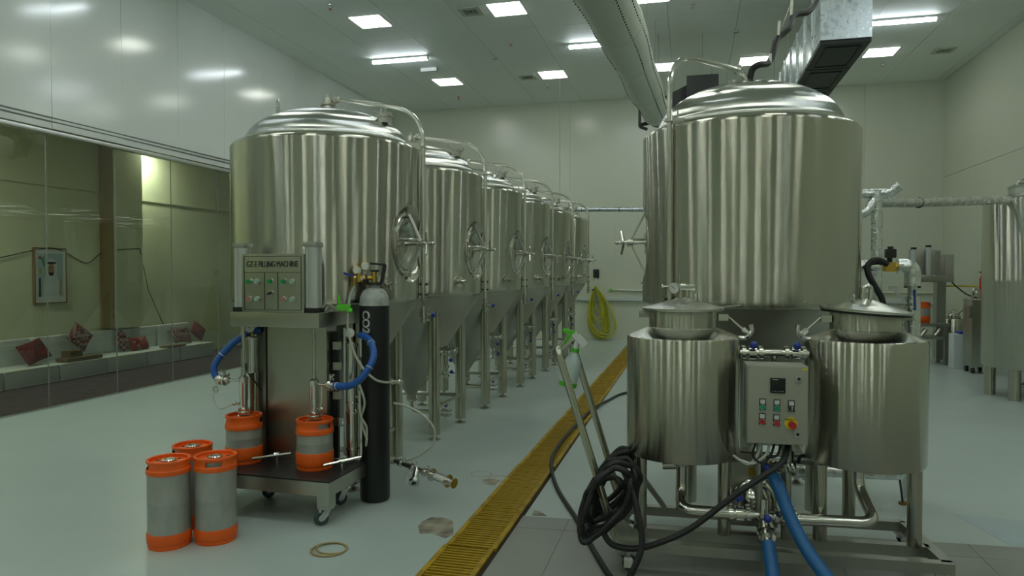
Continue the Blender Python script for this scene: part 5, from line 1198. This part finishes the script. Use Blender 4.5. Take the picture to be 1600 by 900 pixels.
# framed portrait
M['framewood'] = mat('thin brown frame', (0.25, 0.17, 0.09), .5); M['photo_bg'] = mat('pale blue photo ground', (0.42, 0.50, 0.52), .4); M['robe'] = mat('white robe print', (.62, .70, .72), .4); M['skin'] = mat('face print', (.42, .25, .17), .5); M['beard'] = mat('dark print', (.035, .03, .03), .5); M['flagg'] = mat('green print', (.02, .30, .22), .5); M['flagr'] = mat('red print', (.5, .05, .05), .5); M['goldp'] = mat('tan print', (.45, .36, .15), .5)
pf = thing('framed_portrait', 'framed portrait of a bearded man in white headdress on the lounge wall', 'picture', (LBX, 9.976, 1.27))
yc_, zc_ = 9.976, 1.735
G().box((LBX + .02, yc_, zc_), (.04, .62, .94)).build('mount', 'white', pf, True)
g = G()
for a in (-1, 1): g.box((LBX + .03, yc_ + a * .312, zc_), (.05, .018, .95)); g.box((LBX + .03, yc_, zc_ + a * .47), (.05, .64, .018))
g.build('frame', 'framewood', pf, True)
def flat(name, m, poly, d): 
    return G().verts([(LBX + .041 + d, yc_ + a, zc_ + b) for a, b in poly], [tuple(range(len(poly)))]).build(name, m, ph_, True)
def ell(cy_, cz_, a, b, n=20, a0=0, a1=2 * PI): return [(cy_ + a * math.cos(a0 + (a1 - a0) * k / n), cz_ + b * math.sin(a0 + (a1 - a0) * k / n)) for k in range(n)]
ph_ = G().box((LBX + .0405, yc_, zc_ + .01), (.002, .50, .74)).build('print', 'photo_bg', pf, True)
flat('robe', 'robe', [(-.15, -.36), (.18, -.36), (.17, -.12), (.12, .02), (.11, .16), (-.08, .16), (-.09, .02), (-.14, -.10)], .002)
flat('headdress', 'robe', ell(.015, .14, .115, .16), .003)
flat('face', 'skin', ell(.010, .115, .062, .105), .004)
flat('beard', 'beard', [(-.052, .10), (-.04, .06), (-.02, .045), (.0, .06), (.02, .06), (.04, .045), (.06, .06), (.072, .10), (.06, .02), (.03, -.005), (-.01, -.005), (-.04, .02)], .005)
flat('head_band', 'beard', [(-.075, .20), (.10, .20), (.105, .235), (-.08, .235)], .005)
flat('eyes', 'beard', [(-.035, .135), (.055, .135), (.055, .145), (-.035, .145)], .005)
flat('flag', 'flagg', [(-.19, .30), (-.13, .33), (-.11, .14), (-.14, .16)], .002); flat('flag_red', 'flagr', [(-.23, .33), (-.18, .33), (-.19, .27), (-.23, .29)], .002); flat('chair', 'beard', [(-.23, -.36), (-.19, -.36), (-.19, -.03), (-.23, -.05)], .002); flat('sash', 'goldp', [(.16, -.34), (.20, -.34), (.21, -.05), (.19, -.05)], .003); flat('emblem', 'goldp', ell(-.20, .08, .028, .06, 12), .002)
# pillar, wires
M['brownside'] = mat('olive brown pillar side', (0.22, 0.17, 0.07), .7)
M['cordblack'] = mat('dark cord', (.03, .028, .02), .6)
struct(G().box((LBX + .16, 11.45, 2.515), (.30, .72, 3.55)).build('wall_pillar', 'loungewall'))
struct(G().box((LBX + .155, 11.085, 2.515), (.305, .012, 3.55)).build('trim_8', 'brownside'))  # pillar side towards the camera, set darker and browner than its front
struct(G().box((LBX + .01, 10.0, 3.30), (.02, 2.1, .04)).build('trim_9', 'loungewall')); struct(G().box((LBX + .01, 13.6, 3.25), (.02, 3.4, .04)).build('trim_10', 'loungewall'))
g = G(); g.tube(smooth_path([(LBX + .03, 7.6, 2.25), (LBX + .03, 8.6, 1.98), (LBX + .03, 9.66, 2.16), (LBX + .06, 9.98, 2.21), (LBX + .03, 10.30, 2.14), (LBX + .03, 10.75, 1.96), (LBX + .04, 11.06, 2.14), (LBX + .34, 11.2, 2.22), (LBX + .34, 11.7, 2.25)], 6), .008, 5)
g.tube([(LBX + .34, 11.7, 2.25), (LBX + .12, 12.15, 1.45), (LBX + .08, 12.62, .70)], .008, 5)
root_world('hanging_cord', 'thin dark cord looping along the lounge wall behind the framed portrait', 'cord', g, 'cordblack', (LBX + .08, 12.62, .70))
